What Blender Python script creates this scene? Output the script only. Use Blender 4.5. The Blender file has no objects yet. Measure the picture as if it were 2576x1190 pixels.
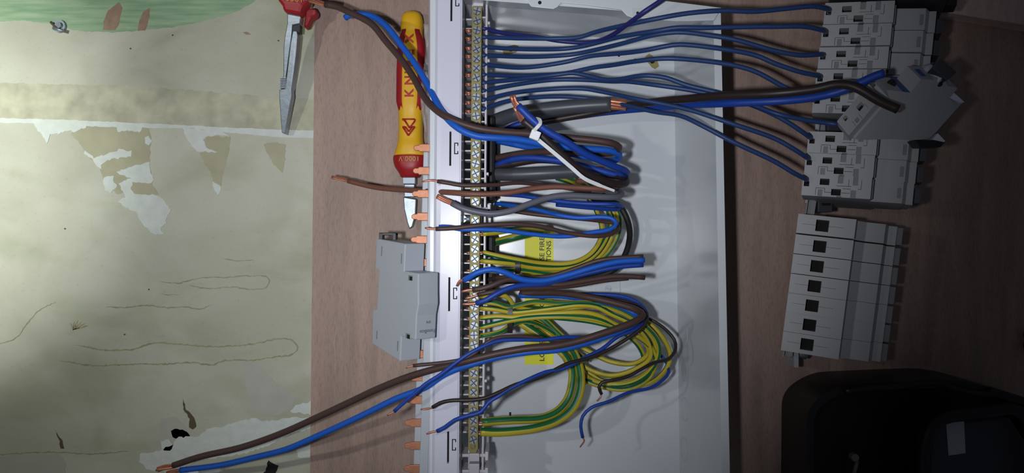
import bpy, math, random
from mathutils import Vector, Matrix
random.seed(7)
# ---------------------------------------------------------------- camera, world, lights
SC = bpy.context.scene
COL = SC.collection
H = 0.70; F = 1860.0; CX = 1288.0; CY = 595.0
cam_d = bpy.data.cameras.new('camera'); cam = bpy.data.objects.new('camera', cam_d); COL.objects.link(cam)
cam_d.sensor_width = 36.0; cam_d.lens = F / 2576.0 * 36.0; cam_d.clip_start = 0.01
cam.location = (0, 0, H); SC.camera = cam
w = bpy.data.worlds.new('world'); SC.world = w; w.use_nodes = True
w.node_tree.nodes['Background'].inputs[0].default_value = (0.75, 0.82, 1.0, 1)
w.node_tree.nodes['Background'].inputs[1].default_value = 0.04
SC.view_settings.view_transform = 'Standard'; SC.view_settings.look = 'None'
SC.view_settings.exposure = 0.0; SC.view_settings.gamma = 1.0; SC.view_settings.use_curve_mapping = False

def P(px, py, z=0.0, zr=None):
    """a point at height z seen at image position px,py (zr: height at which the pixel was read)"""
    d = H - (z if zr is None else zr)
    return Vector(((px - CX) / F * d, -(py - CY) / F * d, z))

def spot(name, loc, target, power, ang, blend, size, col):
    l = bpy.data.lights.new(name, 'SPOT'); o = bpy.data.objects.new(name, l); COL.objects.link(o)
    l.energy = power; l.spot_size = math.radians(ang); l.spot_blend = blend; l.shadow_soft_size = size; l.color = col
    o.location = loc; o.rotation_euler = (Vector(target) - Vector(loc)).to_track_quat('-Z', 'Y').to_euler()
    return o
spot('phone_flash', (-0.06, -0.01, 0.69), (-0.07, 0.12, 0.0), 9.3, 80, 1.0, 0.010, (0.90, 0.94, 1.0))
spot('work_lamp', (-0.58, 0.10, 0.90), (-0.38, 0.05, 0.0), 6.6, 78, 1.0, 0.012, (0.95, 1.0, 0.90))   # spill of the lamp
spot('work_lamp_beam', (-0.58, 0.10, 0.90), (-0.61, 0.08, 0.0), 40, 36, 1.0, 0.012, (0.93, 1.0, 0.93))   # its hot centre

# ---------------------------------------------------------------- materials
def lin(c): return tuple(((v / 255) / 12.92 if v / 255 <= 0.04045 else ((v / 255 + 0.055) / 1.055) ** 2.4) for v in c)
def mat(name, rgb, rough=0.5, metal=0.0, noise=0.0, nscale=60.0, bump=0.0, bscale=400.0, coat=0.0, stretch=None, alpha=None, trans=0.0):
    m = bpy.data.materials.new(name); m.use_nodes = True; nt = m.node_tree; b = nt.nodes['Principled BSDF']
    c = lin(rgb)
    b.inputs['Base Color'].default_value = (*c, 1); b.inputs['Roughness'].default_value = rough; b.inputs['Metallic'].default_value = metal
    if coat: b.inputs['Coat Weight'].default_value = coat; b.inputs['Coat Roughness'].default_value = 0.15
    if trans: b.inputs['Transmission Weight'].default_value = trans; b.inputs['IOR'].default_value = 1.3
    if alpha is not None: b.inputs['Alpha'].default_value = alpha
    tc = nt.nodes.new('ShaderNodeTexCoord'); mp = nt.nodes.new('ShaderNodeMapping'); nt.links.new(tc.outputs['Object'], mp.inputs['Vector'])
    if stretch: mp.inputs['Scale'].default_value = stretch
    if noise:
        n = nt.nodes.new('ShaderNodeTexNoise'); n.inputs['Scale'].default_value = nscale; n.inputs['Detail'].default_value = 6
        nt.links.new(mp.outputs['Vector'], n.inputs['Vector'])
        r = nt.nodes.new('ShaderNodeValToRGB'); nt.links.new(n.outputs['Fac'], r.inputs['Fac'])
        r.color_ramp.elements[0].position = 0.3; r.color_ramp.elements[1].position = 0.7
        r.color_ramp.elements[0].color = (*[v * (1 - noise) for v in c], 1); r.color_ramp.elements[1].color = (*[min(1, v * (1 + noise)) for v in c], 1)
        nt.links.new(r.outputs['Color'], b.inputs['Base Color'])
    if bump:
        n = nt.nodes.new('ShaderNodeTexNoise'); n.inputs['Scale'].default_value = bscale; n.inputs['Detail'].default_value = 4
        nt.links.new(mp.outputs['Vector'], n.inputs['Vector'])
        bp = nt.nodes.new('ShaderNodeBump'); bp.inputs['Strength'].default_value = bump; bp.inputs['Distance'].default_value = 0.0008
        nt.links.new(n.outputs['Fac'], bp.inputs['Height']); nt.links.new(bp.outputs['Normal'], b.inputs['Normal'])
    return m
def wood_mat(name, rgb, rough=0.55):
    m = mat(name, rgb, rough); nt = m.node_tree; b = nt.nodes['Principled BSDF']; c = Vector(lin(rgb))
    tc = nt.nodes.new('ShaderNodeTexCoord')
    def noise(sc, scale, det):
        mp = nt.nodes.new('ShaderNodeMapping'); mp.inputs['Scale'].default_value = sc; nt.links.new(tc.outputs['Object'], mp.inputs['Vector'])
        n = nt.nodes.new('ShaderNodeTexNoise'); n.inputs['Scale'].default_value = scale; n.inputs['Detail'].default_value = det
        nt.links.new(mp.outputs['Vector'], n.inputs['Vector']); return n.outputs['Fac']
    a = noise((1, 0.12, 1), 90, 5); d = noise((1, 0.05, 1), 12, 3); f = noise((1, 0.16, 1), 1100, 2)
    def ramp(src, p0, p1, c0, c1):
        r = nt.nodes.new('ShaderNodeValToRGB'); nt.links.new(src, r.inputs['Fac'])
        r.color_ramp.elements[0].position = p0; r.color_ramp.elements[1].position = p1
        r.color_ramp.elements[0].color = (*c0, 1); r.color_ramp.elements[1].color = (*c1, 1); return r.outputs['Color']
    def mul(x, y):
        k = nt.nodes.new('ShaderNodeMix'); k.data_type = 'RGBA'; k.blend_type = 'MULTIPLY'; k.inputs['Factor'].default_value = 1
        nt.links.new(x, k.inputs['A']); nt.links.new(y, k.inputs['B']); return k.outputs['Result']
    o = mul(ramp(a, 0.3, 0.7, c * 0.84, c * 1.12), ramp(d, 0.3, 0.7, (0.86, 0.85, 0.84), (1.08, 1.04, 1.0)))
    o = mul(o, ramp(f, 0.34, 0.5, (0.84, 0.81, 0.80), (1, 1, 1)))
    nt.links.new(o, b.inputs['Base Color']); return m

def cream_mat():
    m = mat('old_cream_paint', (205, 199, 172), 0.62, bump=0.25, bscale=120); nt = m.node_tree; b = nt.nodes['Principled BSDF']
    tc = nt.nodes.new('ShaderNodeTexCoord')
    def N(scale, det, sc=(1, 1, 1), dist=0.0):
        mp = nt.nodes.new('ShaderNodeMapping'); mp.inputs['Scale'].default_value = sc; nt.links.new(tc.outputs['Object'], mp.inputs['Vector'])
        n = nt.nodes.new('ShaderNodeTexNoise'); n.inputs['Scale'].default_value = scale; n.inputs['Detail'].default_value = det; n.inputs['Distortion'].default_value = dist
        nt.links.new(mp.outputs['Vector'], n.inputs['Vector']); return n.outputs['Fac']
    def R(src, p0, p1, c0, c1):
        r = nt.nodes.new('ShaderNodeValToRGB'); nt.links.new(src, r.inputs['Fac'])
        r.color_ramp.elements[0].position = p0; r.color_ramp.elements[1].position = p1
        r.color_ramp.elements[0].color = (*c0, 1); r.color_ramp.elements[1].color = (*c1, 1); return r.outputs['Color']
    def mul(x, y):
        k = nt.nodes.new('ShaderNodeMix'); k.data_type = 'RGBA'; k.blend_type = 'MULTIPLY'; k.inputs['Factor'].default_value = 1
        nt.links.new(x, k.inputs['A']); nt.links.new(y, k.inputs['B']); return k.outputs['Result']
    o = mul(R(N(9, 8, dist=0.6), 0.35, 0.68, lin((182, 180, 162)), lin((202, 200, 184))), R(N(22, 6, (0.5, 1, 1), 0.4), 0.33, 0.5, (0.84, 0.86, 0.78), (1, 1, 1)))
    o = mul(o, R(N(300, 3), 0.25, 0.4, (0.9, 0.9, 0.88), (1, 1, 1)))
    nt.links.new(o, b.inputs['Base Color']); return m

M = dict(
    wood=wood_mat('beech_laminate', (172, 147, 136)), wood2=wood_mat('pale_beech_laminate', (226, 200, 188)),
    cream=cream_mat(), ply=mat('board_edge', (176, 158, 140), 0.8),
    band=mat('yellowed_plaster', (187, 183, 160), 0.7, noise=0.2, nscale=60, bump=0.5, bscale=90),
    bare=mat('bare_plaster', (178, 173, 146), 0.75, noise=0.08, nscale=60, bump=0.2),
    paper=mat('torn_lining_paper', (214, 218, 212), 0.7, noise=0.06, nscale=120, bump=0.5, bscale=300),
    greypaper=mat('grey_lining_paper', (183, 182, 170), 0.75, noise=0.05, nscale=60),
    palepaper=mat('pale_paper_film', (206, 206, 184), 0.65, noise=0.05, nscale=25),
    stain=mat('water_stain', (158, 152, 120), 0.7, noise=0.2, nscale=150), crack=mat('crack', (96, 84, 62), 0.9),
    red_smear=mat('brown_smear', (160, 132, 112), 0.8, noise=0.15, nscale=150), black=mat('black_plastic', (22, 22, 24), 0.42),
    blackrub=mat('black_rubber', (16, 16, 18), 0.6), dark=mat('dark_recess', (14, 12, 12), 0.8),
    enamel=mat('white_enamel', (214, 217, 222), 0.28, bump=0.03, bscale=900, coat=0.3),
    white=mat('white_plastic', (212, 211, 226), 0.3), carrier=mat('translucent_white_plastic', (214, 208, 214), 0.4),
    grey=mat('light_grey_plastic', (178, 182, 190), 0.45, bump=0.04, bscale=1500), grey2=mat('grey_plastic', (172, 172, 174), 0.5, bump=0.04, bscale=1500),
    slot=mat('grey_slot', (132, 132, 134), 0.6), lever=mat('dark_grey_plastic', (62, 62, 70), 0.5), modblue=mat('blue_marking', (50, 92, 150), 0.5),
    brass=mat('brass', (158, 148, 92), 0.6, metal=0.3, noise=0.12, nscale=200), screw=mat('zinc_screw', (160, 168, 178), 0.45, metal=0.6, noise=0.2, nscale=500),
    steel=mat('polished_steel', (160, 168, 178), 0.4, metal=0.85, noise=0.1, nscale=150, bump=0.15, bscale=250), steel2=mat('satin_steel', (160, 168, 178), 0.5, metal=0.6),
    copper=mat('copper', (214, 142, 116), 0.42, metal=0.7, noise=0.12, nscale=300), copperbar=mat('copper_pin', (184, 124, 96), 0.5, metal=0.5, noise=0.1, nscale=300),
    blue=mat('blue_insulation', (26, 92, 196), 0.5), bluedk=mat('dull_blue_insulation', (36, 62, 112), 0.5), navy=mat('navy_insulation', (24, 64, 158), 0.5), purple=mat('violet_blue_insulation', (38, 42, 110), 0.5),
    brown=mat('brown_insulation', (76, 54, 50), 0.52), brownlt=mat('light_brown_insulation', (120, 76, 62), 0.5), browndk=mat('dark_brown_insulation', (46, 34, 33), 0.45),
    sheath=mat('grey_sheath', (74, 76, 84), 0.4), greywire=mat('grey_insulation', (98, 99, 110), 0.45),
    gyy=mat('earth_yellow', (192, 172, 48), 0.42), gyg=mat('earth_green', (22, 100, 58), 0.42),
    tie=mat('white_nylon', (235, 235, 238), 0.35), sticker=mat('yellow_sticker', (236, 232, 20), 0.5), ink=mat('black_ink', (22, 20, 20), 0.5),
    slabel=mat('pale_label', (190, 190, 195), 0.6), inkgrey=mat('grey_print', (110, 110, 124), 0.5),
    kyellow=mat('yellow_grip', (232, 178, 30), 0.42, bump=0.06, bscale=600), kred=mat('red_grip', (158, 20, 32), 0.45, bump=0.06, bscale=600), kink=mat('red_print', (178, 40, 30), 0.5), kgold=mat('gold_print', (214, 150, 40), 0.5),
    film=mat('clear_film', (235, 235, 235), 0.15, alpha=0.2), knock=mat('enamel_ridge', (206, 212, 214), 0.25))

def green_mat():
    m = mat('green_paint_streaks', (110, 165, 120), 0.65); nt = m.node_tree; b = nt.nodes['Principled BSDF']
    tc = nt.nodes.new('ShaderNodeTexCoord'); mp = nt.nodes.new('ShaderNodeMapping'); mp.inputs['Scale'].default_value = (0.12, 1, 1); mp.inputs['Rotation'].default_value = (0, 0, 0.05)
    n = nt.nodes.new('ShaderNodeTexNoise'); n.inputs['Scale'].default_value = 260; n.inputs['Detail'].default_value = 5
    r = nt.nodes.new('ShaderNodeValToRGB'); nt.links.new(tc.outputs['Object'], mp.inputs['Vector']); nt.links.new(mp.outputs['Vector'], n.inputs['Vector']); nt.links.new(n.outputs['Fac'], r.inputs['Fac'])
    r.color_ramp.elements[0].position = 0.3; r.color_ramp.elements[0].color = (*lin((128, 165, 128)), 1)
    r.color_ramp.elements[1].position = 0.72; r.color_ramp.elements[1].color = (*lin((172, 192, 158)), 1)
    nt.links.new(r.outputs['Color'], b.inputs['Base Color']); return m
M['green'] = green_mat()

# ---------------------------------------------------------------- mesh builder
class MB:
    def __init__(s): s.v = []; s.f = []; s.m = []; s.mats = []; s.sm = []
    def mi(s, k):
        if k not in s.mats: s.mats.append(k)
        return s.mats.index(k)
    def add(s, vs, fs, k, smooth=False, f=None):
        o = len(s.v); s.v += [Vector(f(*v)) if f else Vector(v) for v in vs]
        ks = k if isinstance(k, list) else [k] * len(fs)
        for q, kk in zip(fs, ks): s.f.append([i + o for i in q]); s.m.append(s.mi(kk)); s.sm.append(smooth)
        return s
    def box(s, x0, x1, y0, y1, z0, z1, k, f=None):
        v = [(x, y, z) for x in (x0, x1) for y in (y0, y1) for z in (z0, z1)]
        return s.add(v, [(0, 1, 3, 2), (4, 6, 7, 5), (0, 4, 5, 1), (2, 3, 7, 6), (0, 2, 6, 4), (1, 5, 7, 3)], k, f=f)
    def prism(s, poly, a, b, k, f=None, kside=None):
        """poly in (u,v) extruded along w from a to b; f maps (u,v,w)"""
        n = len(poly); v = [(p[0], p[1], a) for p in poly] + [(p[0], p[1], b) for p in poly]
        return s.add(v, [list(range(n))[::-1], list(range(n, 2 * n))] + [(i, (i + 1) % n, n + (i + 1) % n, n + i) for i in range(n)], [k, k] + [kside or k] * n, f=f)
    def plate(s, u0, u1, v0, v1, holes, k, d, kf='dark', f=None):  # near-black recess floors paint in the shade of deeper openings
        """a face at w=0 with rectangular recesses of depth d (holes: u0,u1,v0,v1[,depth,floor])"""
        us = sorted({u0, u1, *[h[i] for h in holes for i in (0, 1)]}); vs = sorted({v0, v1, *[h[i] for h in holes for i in (2, 3)]})
        us = [u for u in us if u0 <= u <= u1]; vs = [v for v in vs if v0 <= v <= v1]
        for a, b in zip(us, us[1:]):
            for c, e in zip(vs, vs[1:]):
                mu, mv = (a + b) / 2, (c + e) / 2
                if not any(h[0] < mu < h[1] and h[2] < mv < h[3] for h in holes):
                    s.add([(a, c, 0), (b, c, 0), (b, e, 0), (a, e, 0)], [(0, 1, 2, 3)], k, f=f)
        for h in holes:
            a, b, c, e = h[:4]; dd = h[4] if len(h) > 4 else d; kk = h[5] if len(h) > 5 else kf
            v = [(a, c, 0), (b, c, 0), (b, e, 0), (a, e, 0), (a, c, -dd), (b, c, -dd), (b, e, -dd), (a, e, -dd)]
            s.add(v, [(4, 5, 6, 7), (0, 4, 7, 3), (1, 2, 6, 5), (0, 1, 5, 4), (3, 7, 6, 2)], [kk, k, k, k, k], f=f)
        return s
    def tube(s, pts, r, k, n=12, stripe=None, twist=0.0, cap=True, phase=0.0):
        pts = [Vector(p) for p in pts]; m = len(pts); rr = r if isinstance(r, list) else [r] * m
        t0 = (pts[1] - pts[0]).normalized(); nrm = Vector((0, 0, 1)) - t0 * t0.z
        if nrm.length < 0.05: nrm = Vector((0, 1, 0)) - t0 * t0.y
        nrm.normalize(); vs = []; o = len(s.v)
        for i, p in enumerate(pts):
            t = (pts[min(i + 1, m - 1)] - pts[max(i - 1, 0)]).normalized()
            nrm = nrm - t * nrm.dot(t); nrm.normalize(); b = t.cross(nrm)
            for j in range(n):
                a = 2 * math.pi * j / n + phase + twist * i
                vs.append(p + (nrm * math.cos(a) + b * math.sin(a)) * rr[i])
        fs = []; ks = []
        for i in range(m - 1):
            for j in range(n):
                fs.append((i * n + j, i * n + (j + 1) % n, (i + 1) * n + (j + 1) % n, (i + 1) * n + j)); ks.append(stripe(j, n) if stripe else k)
        s.add(vs, fs, ks, True)
        if cap: s.f.append([o + j for j in range(n)][::-1]); s.m.append(s.mi(k)); s.sm.append(False); s.f.append([o + (m - 1) * n + j for j in range(n)]); s.m.append(s.mi(k)); s.sm.append(False)
        return s
    def disc(s, c, r, h, k, n=20, f=None):
        return s.prism([(c[0] + r * math.cos(2 * math.pi * i / n), c[1] + r * math.sin(2 * math.pi * i / n)) for i in range(n)], c[2], c[2] + h, k, f=f)
    def build(s, name, parent=None, local=False, bevel=0.0):
        me = bpy.data.meshes.new(name); off = Vector((0, 0, 0)); o = None
        if not local:
            root = parent
            while root and root.parent: root = root.parent
            if root: off = root.location.copy()
            else:
                lo = [min(v[i] for v in s.v) for i in range(3)]; hi = [max(v[i] for v in s.v) for i in range(3)]
                off = Vector(((lo[0] + hi[0]) / 2, (lo[1] + hi[1]) / 2, lo[2]))
        me.from_pydata([tuple(v - off) for v in s.v], [], s.f)
        for k in s.mats: me.materials.append(M[k])
        me.polygons.foreach_set('material_index', s.m); me.polygons.foreach_set('use_smooth', s.sm); me.update()
        o = bpy.data.objects.new(name, me); COL.objects.link(o)
        if parent: o.parent = parent
        elif not local: o.location = off
        if bevel:
            b = o.modifiers.new('bevel', 'BEVEL'); b.width = bevel; b.segments = 2; b.limit_method = 'ANGLE'; b.angle_limit = 0.6
        return o

def tag(o, label=None, cat=None, group=None, kind=None):
    if label: o['label'] = label
    if cat: o['category'] = cat
    if group: o['group'] = group
    if kind: o['kind'] = kind
    return o
def thing(name, loc, label, cat, group=None, rot=(0, 0, 0)):
    o = bpy.data.objects.new(name, None); COL.objects.link(o); o.location = loc; o.rotation_euler = rot; o.empty_display_size = 0.01
    return tag(o, label, cat, group)
def spline(pts, step=0.0035):
    pts = [Vector(p) for p in pts]
    if len(pts) < 3:
        n = max(2, int((pts[1] - pts[0]).length / step)); return [pts[0].lerp(pts[1], i / n) for i in range(n + 1)]
    q = [pts[0] * 2 - pts[1]] + pts + [pts[-1] * 2 - pts[-2]]; out = []
    for i in range(1, len(q) - 2):
        p0, p1, p2, p3 = q[i - 1:i + 3]
        # centripetal parametrisation
        t0 = 0; t1 = t0 + max(1e-5, (p1 - p0).length) ** 0.5; t2 = t1 + max(1e-5, (p2 - p1).length) ** 0.5; t3 = t2 + max(1e-5, (p3 - p2).length) ** 0.5
        n = max(2, int((p2 - p1).length / step))
        for j in range(n):
            t = t1 + (t2 - t1) * j / n
            a1 = p0 * ((t1 - t) / (t1 - t0)) + p1 * ((t - t0) / (t1 - t0)); a2 = p1 * ((t2 - t) / (t2 - t1)) + p2 * ((t - t1) / (t2 - t1)); a3 = p2 * ((t3 - t) / (t3 - t2)) + p3 * ((t - t2) / (t3 - t2))
            b1 = a1 * ((t2 - t) / (t2 - t0)) + a2 * ((t - t0) / (t2 - t0)); b2 = a2 * ((t3 - t) / (t3 - t1)) + a3 * ((t - t1) / (t3 - t1))
            out.append(b1 * ((t2 - t) / (t2 - t1)) + b2 * ((t - t1) / (t2 - t1)))
    out.append(pts[-1]); return out
def text(mb, s, size, k, f, spacing=1.0, depth=0.00015, bold=0.0):
    """flat lettering in u,v (metres) mapped by f(u,v,w); returns width"""
    cu = bpy.data.curves.new('t', 'FONT'); cu.body = s; cu.size = size; cu.space_character = spacing; cu.extrude = depth; cu.resolution_u = 3; cu.offset = bold * size
    o = bpy.data.objects.new('t', cu); me = bpy.data.meshes.new_from_object(o)
    xs = [v.co.x for v in me.vertices]; x0, x1 = min(xs), max(xs)
    mb.add([(v.co.x - x0, v.co.y, v.co.z) for v in me.vertices], [tuple(p.vertices) for p in me.polygons], k, f=f)
    bpy.data.objects.remove(o); bpy.data.curves.remove(cu); bpy.data.meshes.remove(me)
    return x1 - x0

# ---------------------------------------------------------------- the setting: cream surface on the left, boards
ZF = -0.006
def patch(mb, pix, k, z, th=0.0003, jit=1.5, step=8.0):
    out = []; n = len(pix)
    for i in range(n):
        a = Vector(pix[i]); b = Vector(pix[(i + 1) % n]); c = max(1, int((b - a).length / step))
        for j in range(c):
            q = a.lerp(b, j / c); out.append((q.x + random.uniform(-jit, jit), q.y + random.uniform(-jit, jit)))
    lo = [P(x, y, z) for x, y in out]; hi = [P(x, y, z + th, z) for x, y in out]; m = len(out)
    mb.add(lo + hi, [list(range(m, 2 * m))] + [(i, (i + 1) % m, m + (i + 1) % m, m + i) for i in range(m)], k)
def ribbon(mb, pix, w, k, z, jit=1.5):
    p = spline([P(x, y, z) for x, y in pix], 0.002); m = len(p); vs = []
    for i, q in enumerate(p):
        t = (p[min(i + 1, m - 1)] - p[max(i - 1, 0)]).normalized(); nn = Vector((-t.y, t.x, 0)); ww = w * 0.00019 * random.uniform(0.5, 1.4) * min(1, i / 3 + .15, (m - 1 - i) / 3 + .15)
        j = Vector((random.uniform(-1, 1), random.uniform(-1, 1), 0)) * jit * 0.0002
        vs += [q + nn * ww + j, q - nn * ww + j]
    mb.add(vs, [(2 * i, 2 * i + 1, 2 * i + 3, 2 * i + 2) for i in range(m - 1)], k)

fl = MB(); fl.box(-1.1, 0.90, -0.75, 0.75, -0.03, ZF, 'cream'); floor = tag(fl.build('floor'), kind='structure')
mb = MB()
patch(mb, [(-150, 205), (0, 208), (300, 215), (500, 228), (700, 245), (800, 250), (800, 333), (500, 318), (200, 305), (-150, 290)], 'band', ZF, 0.0001, 2)
mb.build('yellowed_strip', floor)
mb = MB(); patch(mb, [(-150, -60), (690, -60), (655, -25), (640, 5), (600, 28), (520, 52), (440, 68), (360, 76), (280, 82), (200, 78), (120, 60), (60, 52), (-150, 60)], 'green', ZF, 0.00014, 1.5)
mb.build('green_paint_stroke', floor)
mb = MB()
for q in ([(270, 28), (300, 5), (308, 20), (300, 60), (290, 77), (258, 74), (262, 50)], [(362, 28), (378, 20), (376, 45), (366, 76), (346, 78), (350, 52)], [(612, 82), (622, 80), (632, 86), (620, 89)]):
    patch(mb, q, 'red_smear', ZF + 0.00014, 0.00006, 1, 6)
mb.build('brown_smear', floor)
mb = MB()   # pale sheet below the seam, then torn bits
patch(mb, [(-150, 290), (0, 297), (200, 303), (400, 312), (600, 322), (800, 330), (800, 348), (700, 345), (560, 332), (480, 322), (380, 322), (225, 318), (120, 310), (-150, 308)], 'paper', ZF + 0.0001, 0.00025, 1)
for q in ([(80, 300), (225, 306), (218, 320), (190, 332), (165, 328), (150, 338), (128, 336), (120, 360), (105, 338), (85, 312)],
          [(295, 312), (345, 312), (362, 318), (352, 333), (320, 328), (295, 332)],
          [(215, 378), (238, 398), (262, 390), (300, 376), (330, 380), (332, 392), (310, 396), (275, 402), (258, 410), (255, 424), (245, 420), (235, 402), (213, 390)],
          [(295, 430), (330, 420), (376, 408), (380, 430), (388, 455), (370, 462), (335, 460), (328, 478), (345, 490), (385, 490), (410, 500), (418, 515), (432, 528), (420, 548), (418, 560), (405, 572), (412, 588), (390, 592), (372, 575), (355, 560), (345, 535), (310, 518), (298, 505), (316, 495), (306, 475), (300, 462), (330, 448), (300, 440)],
          [(262, 445), (285, 443), (288, 458), (296, 470), (280, 486), (266, 478), (260, 462)],
          [(460, 322), (560, 330), (575, 340), (520, 342), (512, 352), (520, 372), (550, 384), (495, 380), (482, 365), (465, 340)],
          [(533, 455), (545, 462), (555, 470), (550, 492), (540, 478)],
          [(365, 345), (375, 340), (382, 355), (375, 366), (366, 360)],
          [(800, 1005), (745, 1020), (730, 1035), (780, 1042), (800, 1040)],
          [(600, 1060), (640, 1052), (665, 1060), (740, 1050), (790, 1052), (790, 1075), (735, 1090), (680, 1120), (620, 1140), (560, 1150), (500, 1158), (430, 1190), (370, 1180), (350, 1160), (355, 1140), (400, 1135), (430, 1120), (450, 1100), (500, 1098), (520, 1080), (560, 1072)],
          [(405, 1110), (425, 1105), (437, 1118), (430, 1135), (408, 1130)],
          [(745, 1130), (800, 1110), (800, 1150), (750, 1150)], [(470, 1175), (560, 1165), (550, 1195), (480, 1200)]):
    patch(mb, q, 'paper', ZF + 0.0001, 0.0004, 2.2, 6)
mb.build('torn_paper', floor)
mb = MB()
for q in ([(178, 335), (210, 318), (300, 312), (345, 325), (372, 318), (380, 345), (376, 400), (385, 470), (400, 490), (345, 492), (320, 482), (295, 490), (262, 450), (250, 420), (215, 385), (205, 365)],
          [(510, 352), (525, 342), (580, 345), (578, 380), (565, 420), (557, 465), (548, 490), (535, 450), (515, 410), (502, 385), (520, 380), (512, 365)],
          [(662, 362), (690, 358), (718, 362), (718, 400), (710, 436), (690, 415), (675, 392)], [(430, 1085), (440, 1078), (470, 1085), (478, 1098), (455, 1105), (435, 1100)]):
    patch(mb, q, 'bare', ZF + 0.0001, 0.0001, 2.2, 6)
mb.build('bare_patch', floor)
mb = MB()
for q in ([(610, 915), (630, 905), (655, 920), (690, 960), (745, 1000), (735, 1025), (700, 1045), (640, 1040), (625, 1000), (615, 950)],
          [(405, 1055), (440, 1048), (470, 1080), (480, 1100), (445, 1110), (400, 1095)], [(-150, 1160), (0, 1150), (150, 1142), (165, 1165), (160, 1250), (-150, 1250)]):
    patch(mb, q, 'greypaper', ZF, 0.0002, 2, 7)
mb.build('grey_paper_patch', floor)
mb = MB()
def stainloop(p, wd=5): ribbon(mb, p, wd * .7, 'stain', ZF + 0.00025, 2.5)
stainloop([(190, 868), (260, 880), (340, 878), (380, 864), (450, 866), (530, 872), (640, 865), (700, 852), (735, 856), (748, 875), (735, 892), (690, 898), (640, 906), (560, 908), (535, 918), (480, 912), (420, 916), (330, 916), (240, 920), (150, 908)], 5)
stainloop([(400, 708), (450, 712), (500, 700), (560, 698), (640, 694), (675, 698), (672, 722), (640, 728), (580, 722), (520, 726), (475, 716)], 3.5)
stainloop([(265, 772), (320, 774), (360, 768), (420, 774), (470, 772), (500, 778), (530, 768)], 4)
stainloop([(400, 740), (430, 742), (450, 742)], 3); stainloop([(560, 652), (600, 656), (640, 655)], 3)
stainloop([(-20, 870), (40, 850), (65, 818), (100, 780), (140, 760)], 3.5)
stainloop([(-60, 1150), (60, 1140), (140, 1138), (230, 1142), (330, 1135)], 3.5)
for a in range(6): stainloop([(183, 830), (178 + a * 9, 806 + abs(a - 2) * 4)], 7)
mb.build('water_stain', floor)
mb = MB()
patch(mb, [(459, 1000), (468, 1030), (485, 1045), (495, 1072), (486, 1080), (476, 1075), (478, 1055), (462, 1030)], 'crack', ZF + 0.0003, 0.0001, 1.5, 6)
patch(mb, [(139, 1080), (146, 1095), (158, 1110), (160, 1130), (152, 1128), (150, 1110), (142, 1095)], 'crack', ZF + 0.0003, 0.0001, 1.2, 6)
patch(mb, [(665, 1190), (675, 1160), (700, 1170), (690, 1200), (670, 1210)], 'dark', ZF + 0.0005, 0.0001, 2, 6)
for x, y in ((163, 575), (700, 102), (328, 122), (374, 728), (313, 841), (434, 88)): patch(mb, [(x - 2, y), (x, y - 2), (x + 3, y), (x, y + 3)], 'crack', ZF + 0.0003, 0.0001, 0.5, 9)
mb.build('crack', floor)

mb = MB(); e0 = P(792, 0, 0.0); e1 = P(780, 1190, 0.0); dxy = (e1.x - e0.x) / (e1.y - e0.y)
def edge(y): return e0.x + dxy * (y - e0.y)
y0, y1 = -0.5, 0.5
mb.prism([(edge(y0), y0), (0.9, y0), (0.9, y1), (edge(y1), y1)], ZF, 0.0, 'wood', kside='ply')
wb = mb.build('wooden_board'); tag(wb, 'large beech-coloured wooden board that everything lies on, its edge beside the cream surface', 'board')
mb = MB(); ribbon(mb, [(842, 800), (846, 830), (841, 865), (844, 900), (842, 940)], 3, 'ply', .0001); ribbon(mb, [(838, 960), (843, 985), (845, 1010)], 2, 'ply', .0001); mb.build('scratch', wb)
mb = MB(); q = [P(2310, 20, 0.018), P(2900, 114, 0.018), P(2900, -260, 0.018), P(2240, -365, 0.018)]
mb.prism([(v.x, v.y) for v in q], 0.0, 0.018, 'wood2')
tag(mb.build('wooden_offcut', bevel=0.0008), 'paler strip of wood crossing the upper right corner above the wooden board', 'board')

# ---------------------------------------------------------------- enclosure
ZR = 0.110
enc = thing('consumer_unit', P(1460, 600, 0.0), 'open white metal consumer unit enclosure lying on its back on the wooden board', 'electrical box')
mb = MB()
fq = [P(1120, 33, .003), P(1695, 97, .003), P(1712, 1330, .003), P(1120, 1330, .003)]
rq_in = [P(1100, -8, ZR), P(1795, 44, ZR), P(1818, 1330, ZR), P(1100, 1330, ZR)]
rq_out = [P(1082, -30, ZR), P(1813, 22, ZR), P(1839, 1345, ZR), P(1082, 1345, ZR)]
bq = [Vector((v.x, v.y, 0.0)) for v in (P(1082, -30, ZR), P(1810, 24, ZR), P(1832, 1345, ZR), P(1082, 1345, ZR))]
def quad(a, b, c, d, k='enamel'): mb.add([a, b, c, d], [(0, 1, 2, 3)], k)
quad(*fq[::-1])
for i in range(4):
    j = (i + 1) % 4
    quad(fq[i], fq[j], rq_in[j], rq_in[i]); quad(rq_in[i], rq_in[j], rq_out[j], rq_out[i]); quad(rq_out[i], rq_out[j], bq[j], bq[i])
quad(*bq)
tub = mb.build('back_box', enc)
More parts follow.
